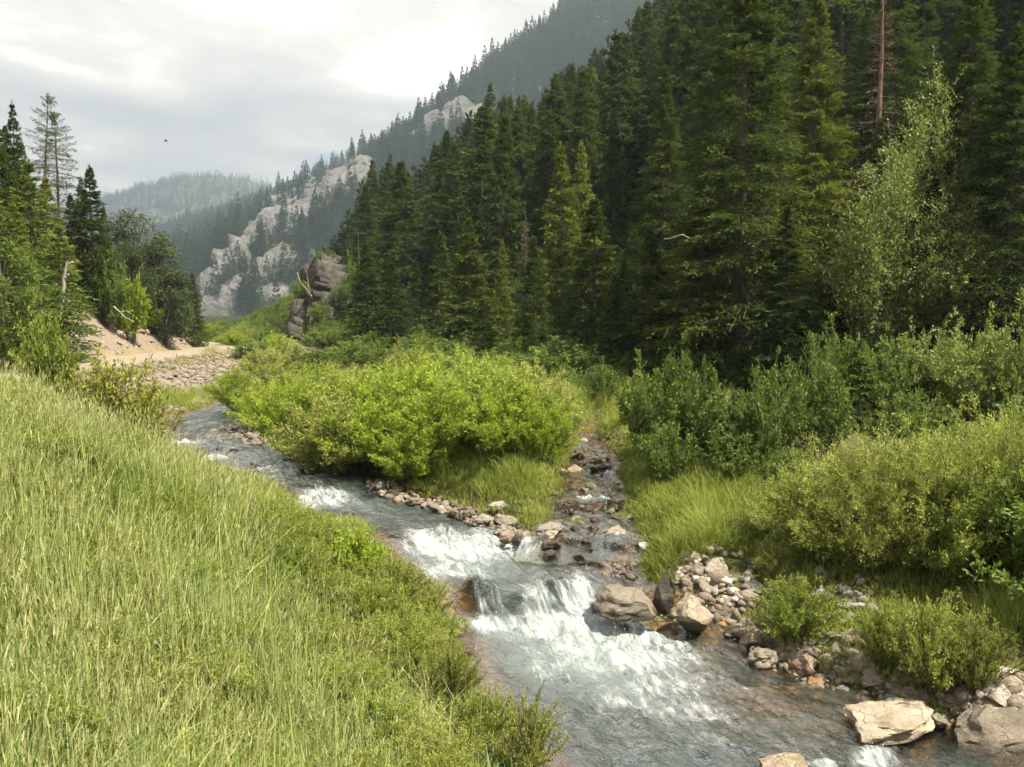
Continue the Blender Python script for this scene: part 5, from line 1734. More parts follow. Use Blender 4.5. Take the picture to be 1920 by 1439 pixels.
rubble('bar_gravel', 'brown stones of the low gravel bar in the far stream', pixel_rubble((378, 525, 795, 836), lambda x, y: (x - 455) ** 2 / 75 ** 2 + (y - 816) ** 2 / 19 ** 2 < 1), 260, (0.07, 0.17), 'rock_brown', 63)
rubble('confluence_gravel', 'small bar of brown gravel at the confluence', pixel_rubble((1128, 1195, 1044, 1082), lambda x, y: True), 150, (0.04, 0.11), 'rock_brown', 64)
rubble('shore_gravel', 'loose grey-brown gravel between the boulders of the right shore', pixel_rubble((1250, 1920, 1030, 1370), lambda x, y: abs(y - np.interp(x, [1250, 1330, 1390, 1480, 1600, 1720, 1920], [1095, 1110, 1170, 1225, 1265, 1305, 1325])) < 52), 700, (0.03, 0.12), 'rock_brown', 65)
rubble('shore_rubble', 'broken grey-tan rubble along the foot of the right bank', pixel_rubble((1280, 1920, 1030, 1350), lambda x, y: abs(y - np.interp(x, [1280, 1330, 1390, 1480, 1600, 1720, 1920], [1075, 1095, 1150, 1200, 1235, 1280, 1305])) < 42), 620, (0.07, 0.24), 'rock_tan', 69)
rubble('island_gravel', 'loose dark stones under the eroded island bank', pixel_rubble((690, 1010, 900, 1015), lambda x, y: abs(y - np.interp(x, [690, 760, 830, 900, 960, 1010], [908, 930, 950, 975, 1000, 1010])) < 14), 420, (0.05, 0.15), 'rock_brown', 66)
rubble('side_stream_gravel', 'small stones in the bed of the side stream', pixel_rubble((1030, 1190, 815, 1030), lambda x, y: True), 420, (0.04, 0.12), 'rock_wet', 67)
rubble('riprap', 'broken pinkish rock riprap on the slope below the road', riprap_pts, 4200, (0.11, 0.26), 'rock_pink', 61)


def cutface_pts(rs, n):
    k = rs.randint(0, len(RD), 8 * n)
    k = k[(RD[k, 1] > 15) & (RD[k, 1] < 52)]
    d = rs.uniform(1.7, 5.4, len(k))
    x = RD[k, 0] - RD_T[k, 1] * d
    y = RD[k, 1] + RD_T[k, 0] * d
    ok = fbm(x * 0.35, y * 0.35, 3.0, 3) + 0.35 > rs.rand(len(k)) * 0.8
    x, y = x[ok], y[ok]
    z = ground(x, y)
    return np.stack([x, y, z], 1)[in_view(x, y, z, 30)][:n]


rubble('cut_rubble', 'crumbling pinkish rock fragments of the road cut', cutface_pts, 2000, (0.08, 0.26), 'rock_pink', 62)

# ------------------------------------------------------------------ shrubs
WILLOW = [make_shrub('willow_a', 701, 1.9, 1.3, M['willow'], 80, 21, 16, 0.070, 0.0235, upright=0.52, jit=0.6, low=0.06, flat=0.88),
          make_shrub('willow_b', 702, 1.7, 1.35, M['willow_bright'], 80, 21, 16, 0.070, 0.0235, upright=0.52, jit=0.6),
          make_shrub('willow_c', 703, 1.8, 1.3, M['willow_olive'], 80, 21, 16, 0.070, 0.0235, upright=0.52, jit=0.6, low=0.06, flat=0.88)]
WILLOW_NEAR = [make_shrub('bank_willow_a', 711, 2.0, 1.4, M['willow_near'], 100, 24, 16, 0.056, 0.0165, upright=0.55, jit=0.55, low=0.03, flat=0.93),
               make_shrub('bank_willow_b', 712, 2.0, 1.4, M['willow_olive'], 100, 24, 16, 0.055, 0.016, upright=0.55, jit=0.55, low=0.03, flat=0.93)]
DARK = [make_shrub('dogwood_a', 721, 2.2, 1.5, M['shrub'], 55, 16, 13, 0.10, 0.052, upright=0.35, jit=0.8),
        make_shrub('dogwood_b', 722, 2.0, 1.5, M['shrub'], 55, 16, 13, 0.10, 0.050, upright=0.40, jit=0.8)]
PALE = [make_shrub('alder_a', 731, 2.4, 1.6, M['shrub_lit'], 60, 16, 13, 0.10, 0.048, upright=0.40, jit=0.8)]
YELLOW = make_shrub('chokecherry', 741, 1.8, 1.2, M['shrub_yellow'], 45, 14, 11, 0.085, 0.045, upright=0.45, jit=0.8)
WEED = [make_shrub('leafy_weed_a', 751, 0.75, 0.62, M['weed'], 80, 14, 13, 0.040, 0.015, upright=0.6, jit=0.6),
        make_shrub('leafy_weed_b', 752, 0.75, 0.62, M['willow_olive'], 70, 13, 12, 0.038, 0.013, upright=0.65, jit=0.6)]
GREENB = make_shrub('round_bush', 761, 1.6, 1.1, M['willow_bright'], 45, 14, 11, 0.11, 0.055, upright=0.4, jit=0.8)


ROUND = make_shrub('round_shrub', 771, 1.9, 1.25, M['weed'], 60, 16, 12, 0.085, 0.05, upright=0.4, jit=0.8)


def shrub_at(px, base_py, top_py, wpx, proto, label, name='willow_bush', cat='willow', Y=None, rz=None, group=None):
    if Y is None:
        p = hit(px, base_py)
    else:
        x = ray(px, base_py)[0] * Y
        p = np.array([x, Y, gz(x, Y)])
    dep = project(*p)[2]
    zt = CAM[2] + ray(px, top_py)[1] * p[1]
    sh = max(0.15, (zt - p[2]) / proto['H'] / 0.98)
    sw = wpx / F_PX * dep / (2.1 * proto['R'])
    r = link(name, None, loc=(p[0], p[1], p[2] - 0.03), rot=(0, 0, _rk.rand() * 6.28 if rz is None else rz), scl=(sw, sw, sh))
    r.empty_display_size = 0.3
    tag(r, label, cat, group)
    for part in ('stems', 'foliage', 'flowers'):
        if part in proto:
            link(part, proto[part], parent=r)
    return r


wa, wb, wc = WILLOW
ISLAND = [
    (447, 770, 700, 128, wb, 'small dark willow at the far left end of the island'),
    (520, 778, 690, 166, wc, 'grey-green willow at the back left of the island'),
    (600, 775, 686, 179, wa, 'flat-topped willow in the back row left of the middle'),
    (690, 775, 690, 192, wa, 'back row willow right of the flat-topped one'),
    (775, 772, 668, 166, wc, 'tallest yellowish willow in the back row'),
    (850, 775, 660, 166, wa, 'back row willow with the highest tips of the island'),
    (925, 780, 672, 166, wa, 'back row willow right of the highest tips'),
    (1000, 795, 694, 179, wc, 'willow at the back right end of the island'),
    (500, 805, 725, 153, wb, 'willow overhanging the far gravel bar'),
    (560, 850, 722, 192, wb, 'dark-based willow leaning over the left channel'),
    (660, 840, 700, 243, wa, 'broad willow in the middle row on the left'),
    (770, 835, 688, 249, wb, 'broad willow in the centre of the island'),
    (880, 835, 684, 243, wa, 'broad pale willow right of the centre of the island'),
    (975, 840, 698, 243, wa, 'willow above the grass at the right of the island'),
    (1032, 838, 732, 153, wc, 'willow at the right edge beside the side stream'),
    (620, 880, 755, 230, wc, 'front willow with olive leaves over the third rapid'),
    (720, 880, 748, 249, wb, 'front willow with a dark hollow beneath'),
    (830, 862, 738, 243, wb, 'brightest green willow in front of the island'),
    (945, 862, 738, 243, wb, 'bright green low willow behind the island grass'),
    (770, 905, 812, 192, wb, 'low willow at the front bank of the island'),
    (1012, 872, 765, 153, wb, 'low bright willow by the side stream'),
]
for b in ISLAND:
    shrub_at(*b)

wn, wo = WILLOW_NEAR
RIGHTW = [
    (1470, 1030, 905, 190, wn, 'low willow at the left end of the right bank thicket'),
    (1545, 1050, 862, 290, wn, 'rounded willow with yellowish leaves on the right bank'),
    (1650, 1062, 822, 320, wo, 'willow with tall leafy shoots in the right bank thicket'),
    (1745, 1080, 850, 300, wn, 'willow with dark inner twigs above the flowering clump'),
    (1845, 1070, 800, 340, wn, 'tall bright willow near the right edge'),
    (1945, 1085, 790, 330, wo, 'tall willow cut by the right edge'),
    (1590, 985, 855, 280, wo, 'willow behind the rounded yellowish willow'),
    (1760, 990, 815, 320, wn, 'willow behind the one with dark inner twigs'),
    (1890, 985, 780, 320, wn, 'pale willow at the back right of the thicket'),
    (1450, 1085, 1010, 110, wo, 'dusty low shrub between the grass and the grey slab'),
]
for b in RIGHTW:
    shrub_at(*b)

da, db = DARK
pl = PALE[0]
DARKS = [
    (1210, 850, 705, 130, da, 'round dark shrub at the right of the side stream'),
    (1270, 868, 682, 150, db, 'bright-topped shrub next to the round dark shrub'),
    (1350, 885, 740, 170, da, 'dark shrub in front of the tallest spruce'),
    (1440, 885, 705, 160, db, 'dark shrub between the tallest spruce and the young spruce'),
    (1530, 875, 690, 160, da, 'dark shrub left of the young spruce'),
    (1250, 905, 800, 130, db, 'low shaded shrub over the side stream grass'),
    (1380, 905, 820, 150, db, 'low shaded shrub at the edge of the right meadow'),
    (1570, 800, 640, 150, da, 'blue-green shrub behind the young spruce on its left'),
    (1670, 800, 650, 160, db, 'green shrub behind the young spruce on its right'),
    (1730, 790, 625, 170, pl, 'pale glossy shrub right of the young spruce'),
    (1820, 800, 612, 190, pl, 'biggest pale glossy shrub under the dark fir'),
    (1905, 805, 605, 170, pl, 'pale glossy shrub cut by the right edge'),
    (1700, 880, 745, 160, db, 'dark shrub behind the right willow thicket'),
    (1480, 940, 850, 120, db, 'shaded shrub at the back of the meadow'),
    (1130, 760, 690, 90, db, 'dark shrub at the head of the side stream'),
    (1060, 745, 690, 90, da, 'dark shrub behind the right end of the island'),
]
for b in DARKS:
    shrub_at(*b, name='leafy_shrub', cat='shrub')
# undergrowth at the foot of the forest
for px, Y, tp, w, l in [(640, 58, 600, 110, 'green bush right under the dark crag'), (700, 55, 590, 120, 'green bush at the forest foot right of the crag'), (760, 60, 620, 110, 'dim bush at the forest foot left of the triangular spruce'),
                        (850, 50, 625, 130, 'green bush right of the triangular spruce'), (900, 44, 640, 120, 'bush left of the thin yellowish spruce'), (980, 36, 650, 120, 'bush at the forest foot left of the young fir'),
                        (1090, 31, 640, 130, 'dim bush under the shorter spruce'), (1180, 28, 660, 120, 'dim bush left of the tallest spruce'), (690, 64, 520, 60, 'pale green young aspen bush above the crag'), (660, 66, 500, 50, 'small aspen beside the crag top')]:
    shrub_at(px, 690, tp, w, DARK[int(px) % 2], l, 'undergrowth_bush', 'bush', Y=Y)

_u = RS(88)
for i in range(26):
    px = 600 + i * 20 + _u.uniform(-8, 8)
    Y = float(np.interp(px, [560, 700, 900, 1150], [56, 47, 38, 28])) * _u.uniform(0.88, 1.04)
    base = project(ray(px, 680)[0] * Y, Y, gz(ray(px, 680)[0] * Y, Y))[1]
    near = 'under the dark crag' if px < 720 else ('below the triangular spruce' if px < 860 else ('below the thin yellowish spruce' if px < 990 else 'below the double-topped spruce'))
    shrub_at(px, 690, base - _u.uniform(0.8, 1.4) * F_PX / Y, _u.uniform(2.2, 3.2) * F_PX / Y, DARK[i % 2], 'dim green bush behind the willow island, ' + near, 'undergrowth_bush', 'bush', Y=Y, group='thicket between the island and the forest')
for i, (px, Y, h, k) in enumerate([(385, 60, 1.6, 0), (410, 66, 2.0, 1), (455, 58, 2.2, 0), (470, 70, 1.5, 1), (500, 55, 2.0, 0), (540, 36, 1.9, 0), (590, 34, 1.6, 1), (480, 40, 1.8, 0), (500, 33, 1.8, 1), (660, 36, 1.9, 0), (720, 35, 1.9, 1), (440, 52, 1.6, 0), (780, 32, 1.8, 0), (840, 31, 1.8, 1)]):
    x_ = ray(px, 680)[0] * Y
    base = project(x_, Y, gz(x_, Y))[1]
    where = 'at the road bend' if px < 430 else ('in front of the pale valley outcrop' if px < 550 else ('in front of the dark crag' if px < 690 else 'behind the middle of the willow island'))
    shrub_at(px, 690, base - h * 0.55 * F_PX / Y, 2.6 * F_PX / Y, (DARK[1], DARK[0], WILLOW[2])[i % 3], 'green valley bush ' + where, 'valley_bush', 'bush', Y=Y, group='bushes of the valley floor')
for px, py, Y, hp, wp, l in [(566, 560, 62.3, 30, 44, 'left'), (600, 610, 60.0, 40, 50, 'middle'), (640, 575, 61.0, 40, 46, 'right'), (585, 650, 59.8, 34, 52, 'lower left'), (655, 640, 59.8, 40, 50, 'lower right'), (612, 500, 64.6, 26, 50, 'top')]:
    q_ = at_y(px, py, Y)
    r_ = link('crag_bush', None, loc=q_, rot=(0, 0, px), scl=(wp / F_PX * Y / 2.1 / 1.5, wp / F_PX * Y / 2.1 / 1.5, hp / F_PX * Y / 2.1))
    tag(r_, 'small dark bush rooted on the %s ledge of the dark crag' % l, 'bush')
    for part in ('stems', 'foliage'):
        link(part, DARK[px % 2][part], parent=r_)
for px, Y, tp, l in [(575, 54, 585, 'small fir in front of the left side of the dark crag'), (640, 57, 540, 'fir standing before the right side of the dark crag'), (690, 56, 560, 'fir right of the dark crag'), (600, 68, 470, 'fir on top of the dark crag'), (570, 70, 505, 'small fir behind the left shoulder of the crag'), (655, 69, 440, 'tall fir just behind the crag top'), (497, 75, 605, 'small dark fir beside the pale valley outcrop'), (520, 82, 590, 'young fir behind the pale valley outcrop')]:
    spruce_at(px, Y, tp, MIDT[int(px) % 4], l, 1.1, px * 0.1, 'fir_tree', cat='fir')
# the pale broad-leaved tree among the spruces
TALLB = make_shrub('broadleaf', 801, 6.0, 1.9, M['shrub_lit'], 90, 23, 16, 0.090, 0.054, upright=0.4, jit=0.85, low=0.10, flat=0.8)
for px, Y, tp, wd, l in [(1735, 25.0, 175, 170, 'tallest pale sunlit broad-leaved thicket leaning on the big dark fir'), (1655, 24.0, 300, 190, 'pale sunlit broad-leaved thicket right of the golden spruce'), (1775, 23.5, 380, 170, 'lower pale broad-leaved thicket under the big dark fir')]:
    shrub_at(px, 650, tp, wd, TALLB, l, 'tall_shrub', 'tall shrub', Y=Y)

# leafy clumps and weeds on the banks
def flowers(seed, proto, n):
    rs = RS(seed)
    me = proto['foliage']
    co = np.empty(len(me.vertices) * 3, np.float32)
    me.vertices.foreach_get('co', co)
    co = co.reshape(-1, 3)
    top = co[co[:, 2] > 0.45 * proto['H']]
    c = top[rs.randint(0, len(top), n)]
    k = np.repeat(np.arange(n), 14)
    P = c[k] + rs.normal(0, 0.012, (len(k), 3))
    V, F, T = leaf_geo(P, unit(rs.normal(size=(len(k), 3)) + np.array([0, 0, 0.8])), 0.014, 0.011, rs)
    return mesh_np('flower_heads', V, F, M['white_petals'], tint=T)


CLUMP = dict(WEED[0], flowers=flowers(5, WEED[0], 26))
shrub_at(1490, 1205, 1090, 175, WEED[0], 'leafy green clump among the boulders of the right shore', 'leafy_clump', 'plant')
shrub_at(1740, 1300, 1135, 190, CLUMP, 'large clump with small white flowers above the widest boulder', 'flowering_clump', 'plant')
shrub_at(1830, 1295, 1160, 150, WEED[1], 'dusty clump right of the white-flowered clump', 'leafy_clump', 'plant')
shrub_at(1660, 1260, 1130, 110, WEED[0], 'leafy clump at the left of the white-flowered clump', 'leafy_clump', 'plant')
LEFTW = [
    (655, 1110, 995, 120, GREENB, 'bright green leafy bush on the left bank above the rapid'),
    (735, 1150, 1050, 130, WEED[0], 'leafy plant hanging over the rapid from the left bank'),
    (800, 1165, 1090, 110, WEED[1], 'grey-green plant at the left end of the fall'),
    (690, 1200, 1090, 150, WEED[0], 'leafy plant in the middle of the left bank'),
    (760, 1240, 1150, 130, WEED[1], 'brownish plant above the angular reddish boulder'),
    (600, 1060, 980, 110, WEED[0], 'leafy plant beside the tan boulder on the left bank'),
    (480, 1010, 945, 110, WEED[0], 'leafy plant by the orange-tan boulder'),
    (410, 965, 915, 120, WEED[1], 'leafy plant on the left bank beside the third rapid'),
    (850, 1340, 1220, 120, WEED[1], 'feathery plant leaning over the water at the lower left bank'),
    (985, 1470, 1320, 150, WEED[1], 'feathery plant at the bottom edge beside the water'),
    (905, 1400, 1300, 130, WEED[0], 'green weed in the lower bank left of the feathery plant'),
    (820, 1300, 1215, 120, WEED[0], 'green weed above the angular reddish boulder'),
    (560, 1110, 1020, 130, WEED[0], 'low leafy plant in the grass behind the bright bush'),
]
for b in LEFTW:
    shrub_at(*b, name='bank_plant', cat='plant')

# shrubs along the left road bank
shrub_at(85, 715, 604, 118, ROUND, 'round green shrub in front of the road cut at the left', 'roadside_shrub', 'shrub', Y=15.5)
shrub_at(215, 815, 682, 185, YELLOW, 'yellow-green shrub at the left bank below the road', 'roadside_shrub', 'shrub', Y=15.0)
shrub_at(285, 815, 728, 110, YELLOW, 'small yellow-green shrub right of the one below the road', 'roadside_shrub', 'shrub', Y=17.5)
shrub_at(150, 790, 705, 120, YELLOW, 'olive shrub between the round shrub and the yellow-green one', 'roadside_shrub', 'shrub', Y=15)
shrub_at(440, 690, 625, 60, GREENB, 'green bush at the far end of the riprap', 'valley_bush', 'bush', Y=50)
shrub_at(522, 690, 628, 70, GREENB, 'bright yellow-green bush in front of the pale valley outcrop', 'valley_bush', 'bush', Y=42)
shrub_at(398, 640, 608, 40, GREENB, 'small bush in the valley behind the road bend', 'valley_bush', 'bush', Y=75)
shrub_at(480, 640, 605, 60, DARK[0], 'dark bush at the back of the valley', 'valley_bush', 'bush', Y=95)
shrub_at(430, 640, 612, 50, GREENB, 'pale bush in the valley left of the dark one', 'valley_bush', 'bush', Y=90)
shrub_at(275, 655, 568, 66, GREENB, 'bright green bush beside the far road', 'hillside_bush', 'bush', Y=42)
shrub_at(243, 600, 520, 80, GREENB, 'green bush on the slope above the bright one', 'hillside_bush', 'bush', Y=39)
shrub_at(205, 570, 480, 80, DARK[1], 'dark green bush on the slope below the pointed spruce', 'hillside_bush', 'bush', Y=38)
shrub_at(335, 620, 548, 60, DARK[0], 'dark bush at the end of the left slope', 'hillside_bush', 'bush', Y=46)

# ------------------------------------------------------------------ trees of the left slope
PINE = make_spruce('open_pine', 811, 11.0, 2.3, 85, 13, 5, 0.24, 0.05, M['juniper'], bare=0.22, power=0.55, droop=0.15, tip=0.3, sparse=0.1)
JUN = make_tree('juniper', 821, 5.5, 2.0, M['juniper'], 75, 150, 0.14, 0.06, base=0.08)
LEAFY = make_tree('slope_leafy', 822, 5.0, 1.6, M['spruce_young'], 80, 130, 0.11, 0.06, base=0.1)
spruce_at(12, 36, 215, MIDT[0], 'dark conifer at the left edge behind the others', 1.0, 0.3, 'conifer_tree', cat='conifer')
spruce_at(45, 37, 190, MIDT[3], 'narrow double-tipped conifer near the left edge', 0.85, 1.2, 'conifer_tree', cat='conifer')
spruce_at(92, 40, 172, PINE, 'open sparse pine with a bent top on the left slope', 0.85, 0.5, 'pine_tree', cat='pine', lean=(0, 0.06))
spruce_at(122, 41, 208, PINE, 'second open pine just right of the bent one', 1.0, 2.6, 'pine_tree', cat='pine')
spruce_at(70, 31, 300, YOUNG[0], 'broad green spruce in front of the two open pines', 1.25, 0.9)
spruce_at(182, 38, 308, MIDT[1], 'pointed dark spruce right of the open pines', 1.15, 0.2)
spruce_at(165, 40, 330, MIDT[0], 'slightly lower spruce just left of the pointed one', 1.0, 3.2)
spruce_at(20, 27, 400, YOUNG[1], 'green fir low at the left edge', 1.5, 3.3)
spruce_at(120, 30, 420, YOUNG[0], 'low green fir in front of the pointed spruce', 1.2, 4.0)
for px, Y, tp, w, l in [(-20, 30, 250, 1.1, 'conifer cut by the left edge'), (30, 42, 235, 1.0, 'conifer behind the narrow double-tipped one'), (60, 44, 265, 1.0, 'conifer between the double-tipped one and the bent pine'), (100, 36, 330, 1.2, 'olive conifer below the two open pines'), (145, 38, 360, 1.1, 'olive conifer left of the pointed spruce'), (0, 33, 330, 1.2, 'olive conifer low at the left edge'), (205, 42, 385, 1.0, 'lower spruce right of the pointed one'), (40, 30, 380, 1.2, 'olive conifer in front of the leafy tree')]:
    spruce_at(px, Y, tp, MIDT[int(px + 40) % 4] if px % 20 else MID_GOLD, l, w, px * 0.07, 'conifer_tree', cat='conifer')
spruce_at(366, 48, 513, MIDT[2], 'small conifer on the rock nose at the road bend', 0.9, 0.3, 'conifer_tree', cat='conifer')
for px, Y, tp, l, rz in [(255, 42, 398, 'tall rounded juniper on the left slope', 0.0), (295, 44, 445, 'rounded juniper at the right end of the left slope', 1.5), (230, 40, 455, 'lower juniper in front of the tall rounded one', 2.5), (310, 43, 495, 'small juniper below the rounded one at the slope end', 4.0)]:
    x_ = ray(px, 600)[0] * Y
    z_ = gz(x_, Y)
    plant_tree(JUN, 'juniper_tree', l, 'juniper', (x_, Y, z_), (CAM[2] + ray(px, tp)[1] * Y - z_) / 5.5, rz)
for px, Y, tp, l, rz in [(5, 24, 445, 'light green leafy tree at the left edge', 0.0), (45, 28, 470, 'leafy tree below the broad green spruce', 1.5)]:
    x_ = ray(px, 600)[0] * Y
    z_ = gz(x_, Y)
    plant_tree(LEAFY, 'leafy_tree', l, 'tree', (x_, Y, z_), (CAM[2] + ray(px, tp)[1] * Y - z_) / 5.0, rz)


# ------------------------------------------------------------------ dead wood
def stick(name, label, pts, r0, r1, mat='bark_dead', cat='dead branch', extra=()):
    """bare limbs: first path is the trunk, the others forks"""
    Vs, Fs, off = [], [], 0
    for i, pp in enumerate((pts,) + tuple(extra)):
        pp = np.array(pp, float)
        t = np.linspace(0, 1, 8)
        s = np.linspace(0, 1, len(pp))
        q = np.stack([np.interp(t, s, pp[:, k]) for k in range(3)], 1)
        q[1:-1] += RS(len(name) + i).normal(0, 0.25 * r0, (6, 3))
        v, f = tube_geo(q[None], (np.linspace(r0, r1, 8) * (1 if i == 0 else 0.6))[None], 6)
        Vs.append(v)
        Fs.append(f + off)
        off += len(v)
    b = np.array(pts[0])
    o = link(name, mesh_np(name, np.concatenate(Vs) - b, np.concatenate(Fs), M[mat], smooth=True), loc=b)
    tag(o, label, cat)


Y_ = 29.0
A = lambda px, py, Y=Y_: tuple(at_y(px, py, Y))
stick('dead_leaning_tree', 'leaning grey dead trunk on the left slope above the road cut', [A(112, 590), A(118, 545), A(127, 490)], 0.085, 0.05, cat='dead tree', extra=[[A(126, 500), A(132, 493), A(137, 491)], [A(122, 522), A(128, 516), A(132, 515)]])
stick('forked_branch', 'pale forked dead branch in front of the rock crag', [A(584, 556, 59.5), A(575, 545, 59), A(562, 528, 58.5), A(557, 511, 58.5)], 0.07, 0.025, extra=[[A(580, 552, 59.4), A(578, 530, 59.2), A(574, 508, 59)]])
stick('bare_stake', 'thin bare stake above the young spruce', [A(1611, 660, 18.6), A(1610, 624, 18.6)], 0.02, 0.012, cat='dead stem')
stick('dead_branch', 'pale dead branch in the shade of the tallest spruce', [A(1262, 446, 25.0), A(1280, 440, 24.7), A(1292, 447, 24.5)], 0.03, 0.012, extra=[[A(1245, 449, 25.2), A(1262, 446, 25.0), A(1282, 439, 24.7)]])
stick('fallen_branch', 'bare grey branch lying on the left slope above the bright bush', [A(213, 575, 34), A(230, 592, 34), A(250, 605, 34)], 0.04, 0.015, extra=[[A(225, 586, 34), A(238, 583, 34), A(246, 590, 34)]])
p = hit(1705, 1112)
stick('mullein_stalk', 'tall seed stalk in the shade under the right willows', [tuple(p), tuple(p + np.array([-0.03, 0, 0.32]))], 0.012, 0.007, 'stem', 'plant stalk')


def bird():
    """a small dark bird far up in the sky"""
    c = at_y(311, 265, 60.0)
    V = np.array([(0.16, 0, 0), (0.05, 0.035, 0), (0.05, -0.035, 0), (0.05, 0, 0.035), (0.05, 0, -0.04), (-0.14, 0.02, 0), (-0.14, -0.02, 0), (-0.14, 0, 0.015), (-0.22, 0.05, 0.005), (-0.22, -0.05, 0.005)], float)
    F = np.array([(0, 1, 3), (0, 3, 2), (0, 2, 4), (0, 4, 1), (1, 5, 7), (1, 7, 3), (3, 7, 6), (3, 6, 2), (2, 6, 4), (4, 6, 5), (4, 5, 1), (5, 8, 7), (7, 8, 9), (7, 9, 6), (5, 6, 9), (5, 9, 8)])
    wv, wf = [], []
    for sgn in (1, -1):
        b = len(V) + len(wv)
        for (x, y, z) in [(0.06, 0.03, 0.02), (-0.06, 0.03, 0.015), (0.03, 0.16, 0.10), (-0.07, 0.15, 0.095), (-0.06, 0.30, 0.07)]:
            wv.append((x, y * sgn, z))
        for (x, y, z) in [(0.06, 0.03, 0.01), (-0.06, 0.03, 0.005), (0.03, 0.16, 0.09), (-0.07, 0.15, 0.085), (-0.06, 0.30, 0.065)]:
            wv.append((x, y * sgn, z))
        for a in (0, 5):
            wf += [(b + a, b + a + 1, b + a + 3), (b + a, b + a + 3, b + a + 2), (b + a + 2, b + a + 3, b + a + 4)]
    m, t = new_mat('bird_plumage')
    q = t.n('ShaderNodeBsdfPrincipled', {'Base Color': t.ramp(t.noise(t.n('ShaderNodeTexCoord').outputs['Object'], 20), [(0.3, (0.02, 0.02, 0.02)), (0.7, (0.05, 0.045, 0.04))]), 'Roughness': 0.7})
    t.n('ShaderNodeOutputMaterial', {'Surface': q.outputs[0]})
    o = link('bird', mesh_np('bird', np.concatenate([V, np.array(wv)]), np.concatenate([F, np.array(wf)]), m), loc=c, rot=(0.1, -0.1, 0.5))
    tag(o, 'tiny dark bird flying in the grey sky', 'bird')


bird()

# ------------------------------------------------------------------ grass and ground cover
proto_collection('stalks', [stalk_tuft('seed_stalks_%d' % i, 920 + i, 7, h, 0.14, M['grass_straw'], 0.12, 0.0105) for i, h in enumerate((0.92, 1.05, 0.84))])
proto_collection('weedy', [WEED[0]['foliage'], WEED[1]['foliage']])
proto_collection('mossy', [grass_tuft('moss_tuft_%d' % i, 980 + i, 40, 0.07, 0.012, 0.10, M['moss'], (0.3, 1.2)) for i in range(2)])


def grass_mesh(name, label, P, hs, nbl, H, W, spread, mat, lean, rs, cat='grass', ws=None, tilt=0.10, near=0):
    """one sheet of real blades: every tuft position carries nbl blades"""
    n = len(P)
    k = np.repeat(np.arange(n), nbl)
    m = len(k)
    r = spread * np.sqrt(rs.rand(m))
    a = rs.rand(m) * 6.283
    base = P[k] + np.stack([r * np.cos(a), r * np.sin(a), np.full(m, -0.03)], 1)
    tdir = rs.rand(n) * 6.283                              # each tuft leans its own way
    az = np.where(rs.rand(m) < 0.30, tdir[k] + rs.normal(0, 0.6, m), rs.rand(m) * 6.283)
    Hh = H * hs[k] * rs.uniform(0.38, 1.12, m)
    ln = np.where(rs.rand(m) < 0.66, rs.uniform(*lean, m), rs.uniform(lean[1], lean[1] + 0.65, m))
    Wd = W * rs.uniform(0.55, 1.3, m) * (1 if ws is None else ws[k])
    tv = rs.normal(0, 0.18, n)[k] + 0.35 * fbm(P[:, 0] * 1.3, P[:, 1] * 1.3, 2.0, 2)[k]
    far = np.zeros(m, bool) if near is None else np.hypot(P[:, 0], P[:, 1])[k] > near
    if near == 0:
        far[:] = True
    out, off = [], 0
    for sel, simp in ((~far, False), (far, True)):
        if not sel.any():
            continue
        V, Q, T3, t = blade_geo(base[sel], az[sel], Hh[sel], ln[sel], Wd[sel], rs, simple=simp)
        t = np.clip(t + np.repeat(tv[sel], 5 if simp else 7), 0, 1)
        out.append((V, Q + off, T3 + off, t))
        off += len(V)
    V, Q, T3, t = (np.concatenate([q[i] for q in out]) for i in range(4))
    o = link(name, mesh_np(name, V, [Q, T3], mat, tint=t))
    tag(o, label, cat, kind='stuff')
    return o


BANK_LINE = (np.array([-200, 0, 100, 200, 310, 400, 480, 560, 640, 740, 800, 850, 905, 980, 1060, 1300]), np.array([680, 700, 742, 785, 830, 880, 912, 965, 1005, 1062, 1112, 1152, 1250, 1390, 1470, 1900]))


def bank_cap(P, over=0):
    """how tall plants may grow on the near bank before they would hide the stream"""
    px = project(P[:, 0], P[:, 1], P[:, 2])[0]
    return CAM[2] + ray(px, np.interp(px, *BANK_LINE) - over)[1] * P[:, 1] - P[:, 2]


def left_bank_points(rs, n, near=2.0, dmin=0.35):
    """points of the camera-side bank, denser close by"""
    out = []
    tot = 0
    while tot < n:
        m = n * 4
        r = 1.7 + 20 * rs.rand(m) ** 1.35
        th = rs.uniform(-0.70, 0.30, m)
        x, y = r * np.sin(th), r * np.cos(th)
        dm, sm, _ = stream_query(MAIN, x, y)
        dr = road_query(x, y)
        ok = (dm > dmin) & (sm > 0) & (dr < -1.2) & (y < 21)
        x, y = x[ok], y[ok]
        z = ground(x, y)
        v = in_view(x, y, z + 0.4, 60)
        out.append(np.stack([x, y, z], 1)[v])
        tot += v.sum()
    return np.concatenate(out)[:n]


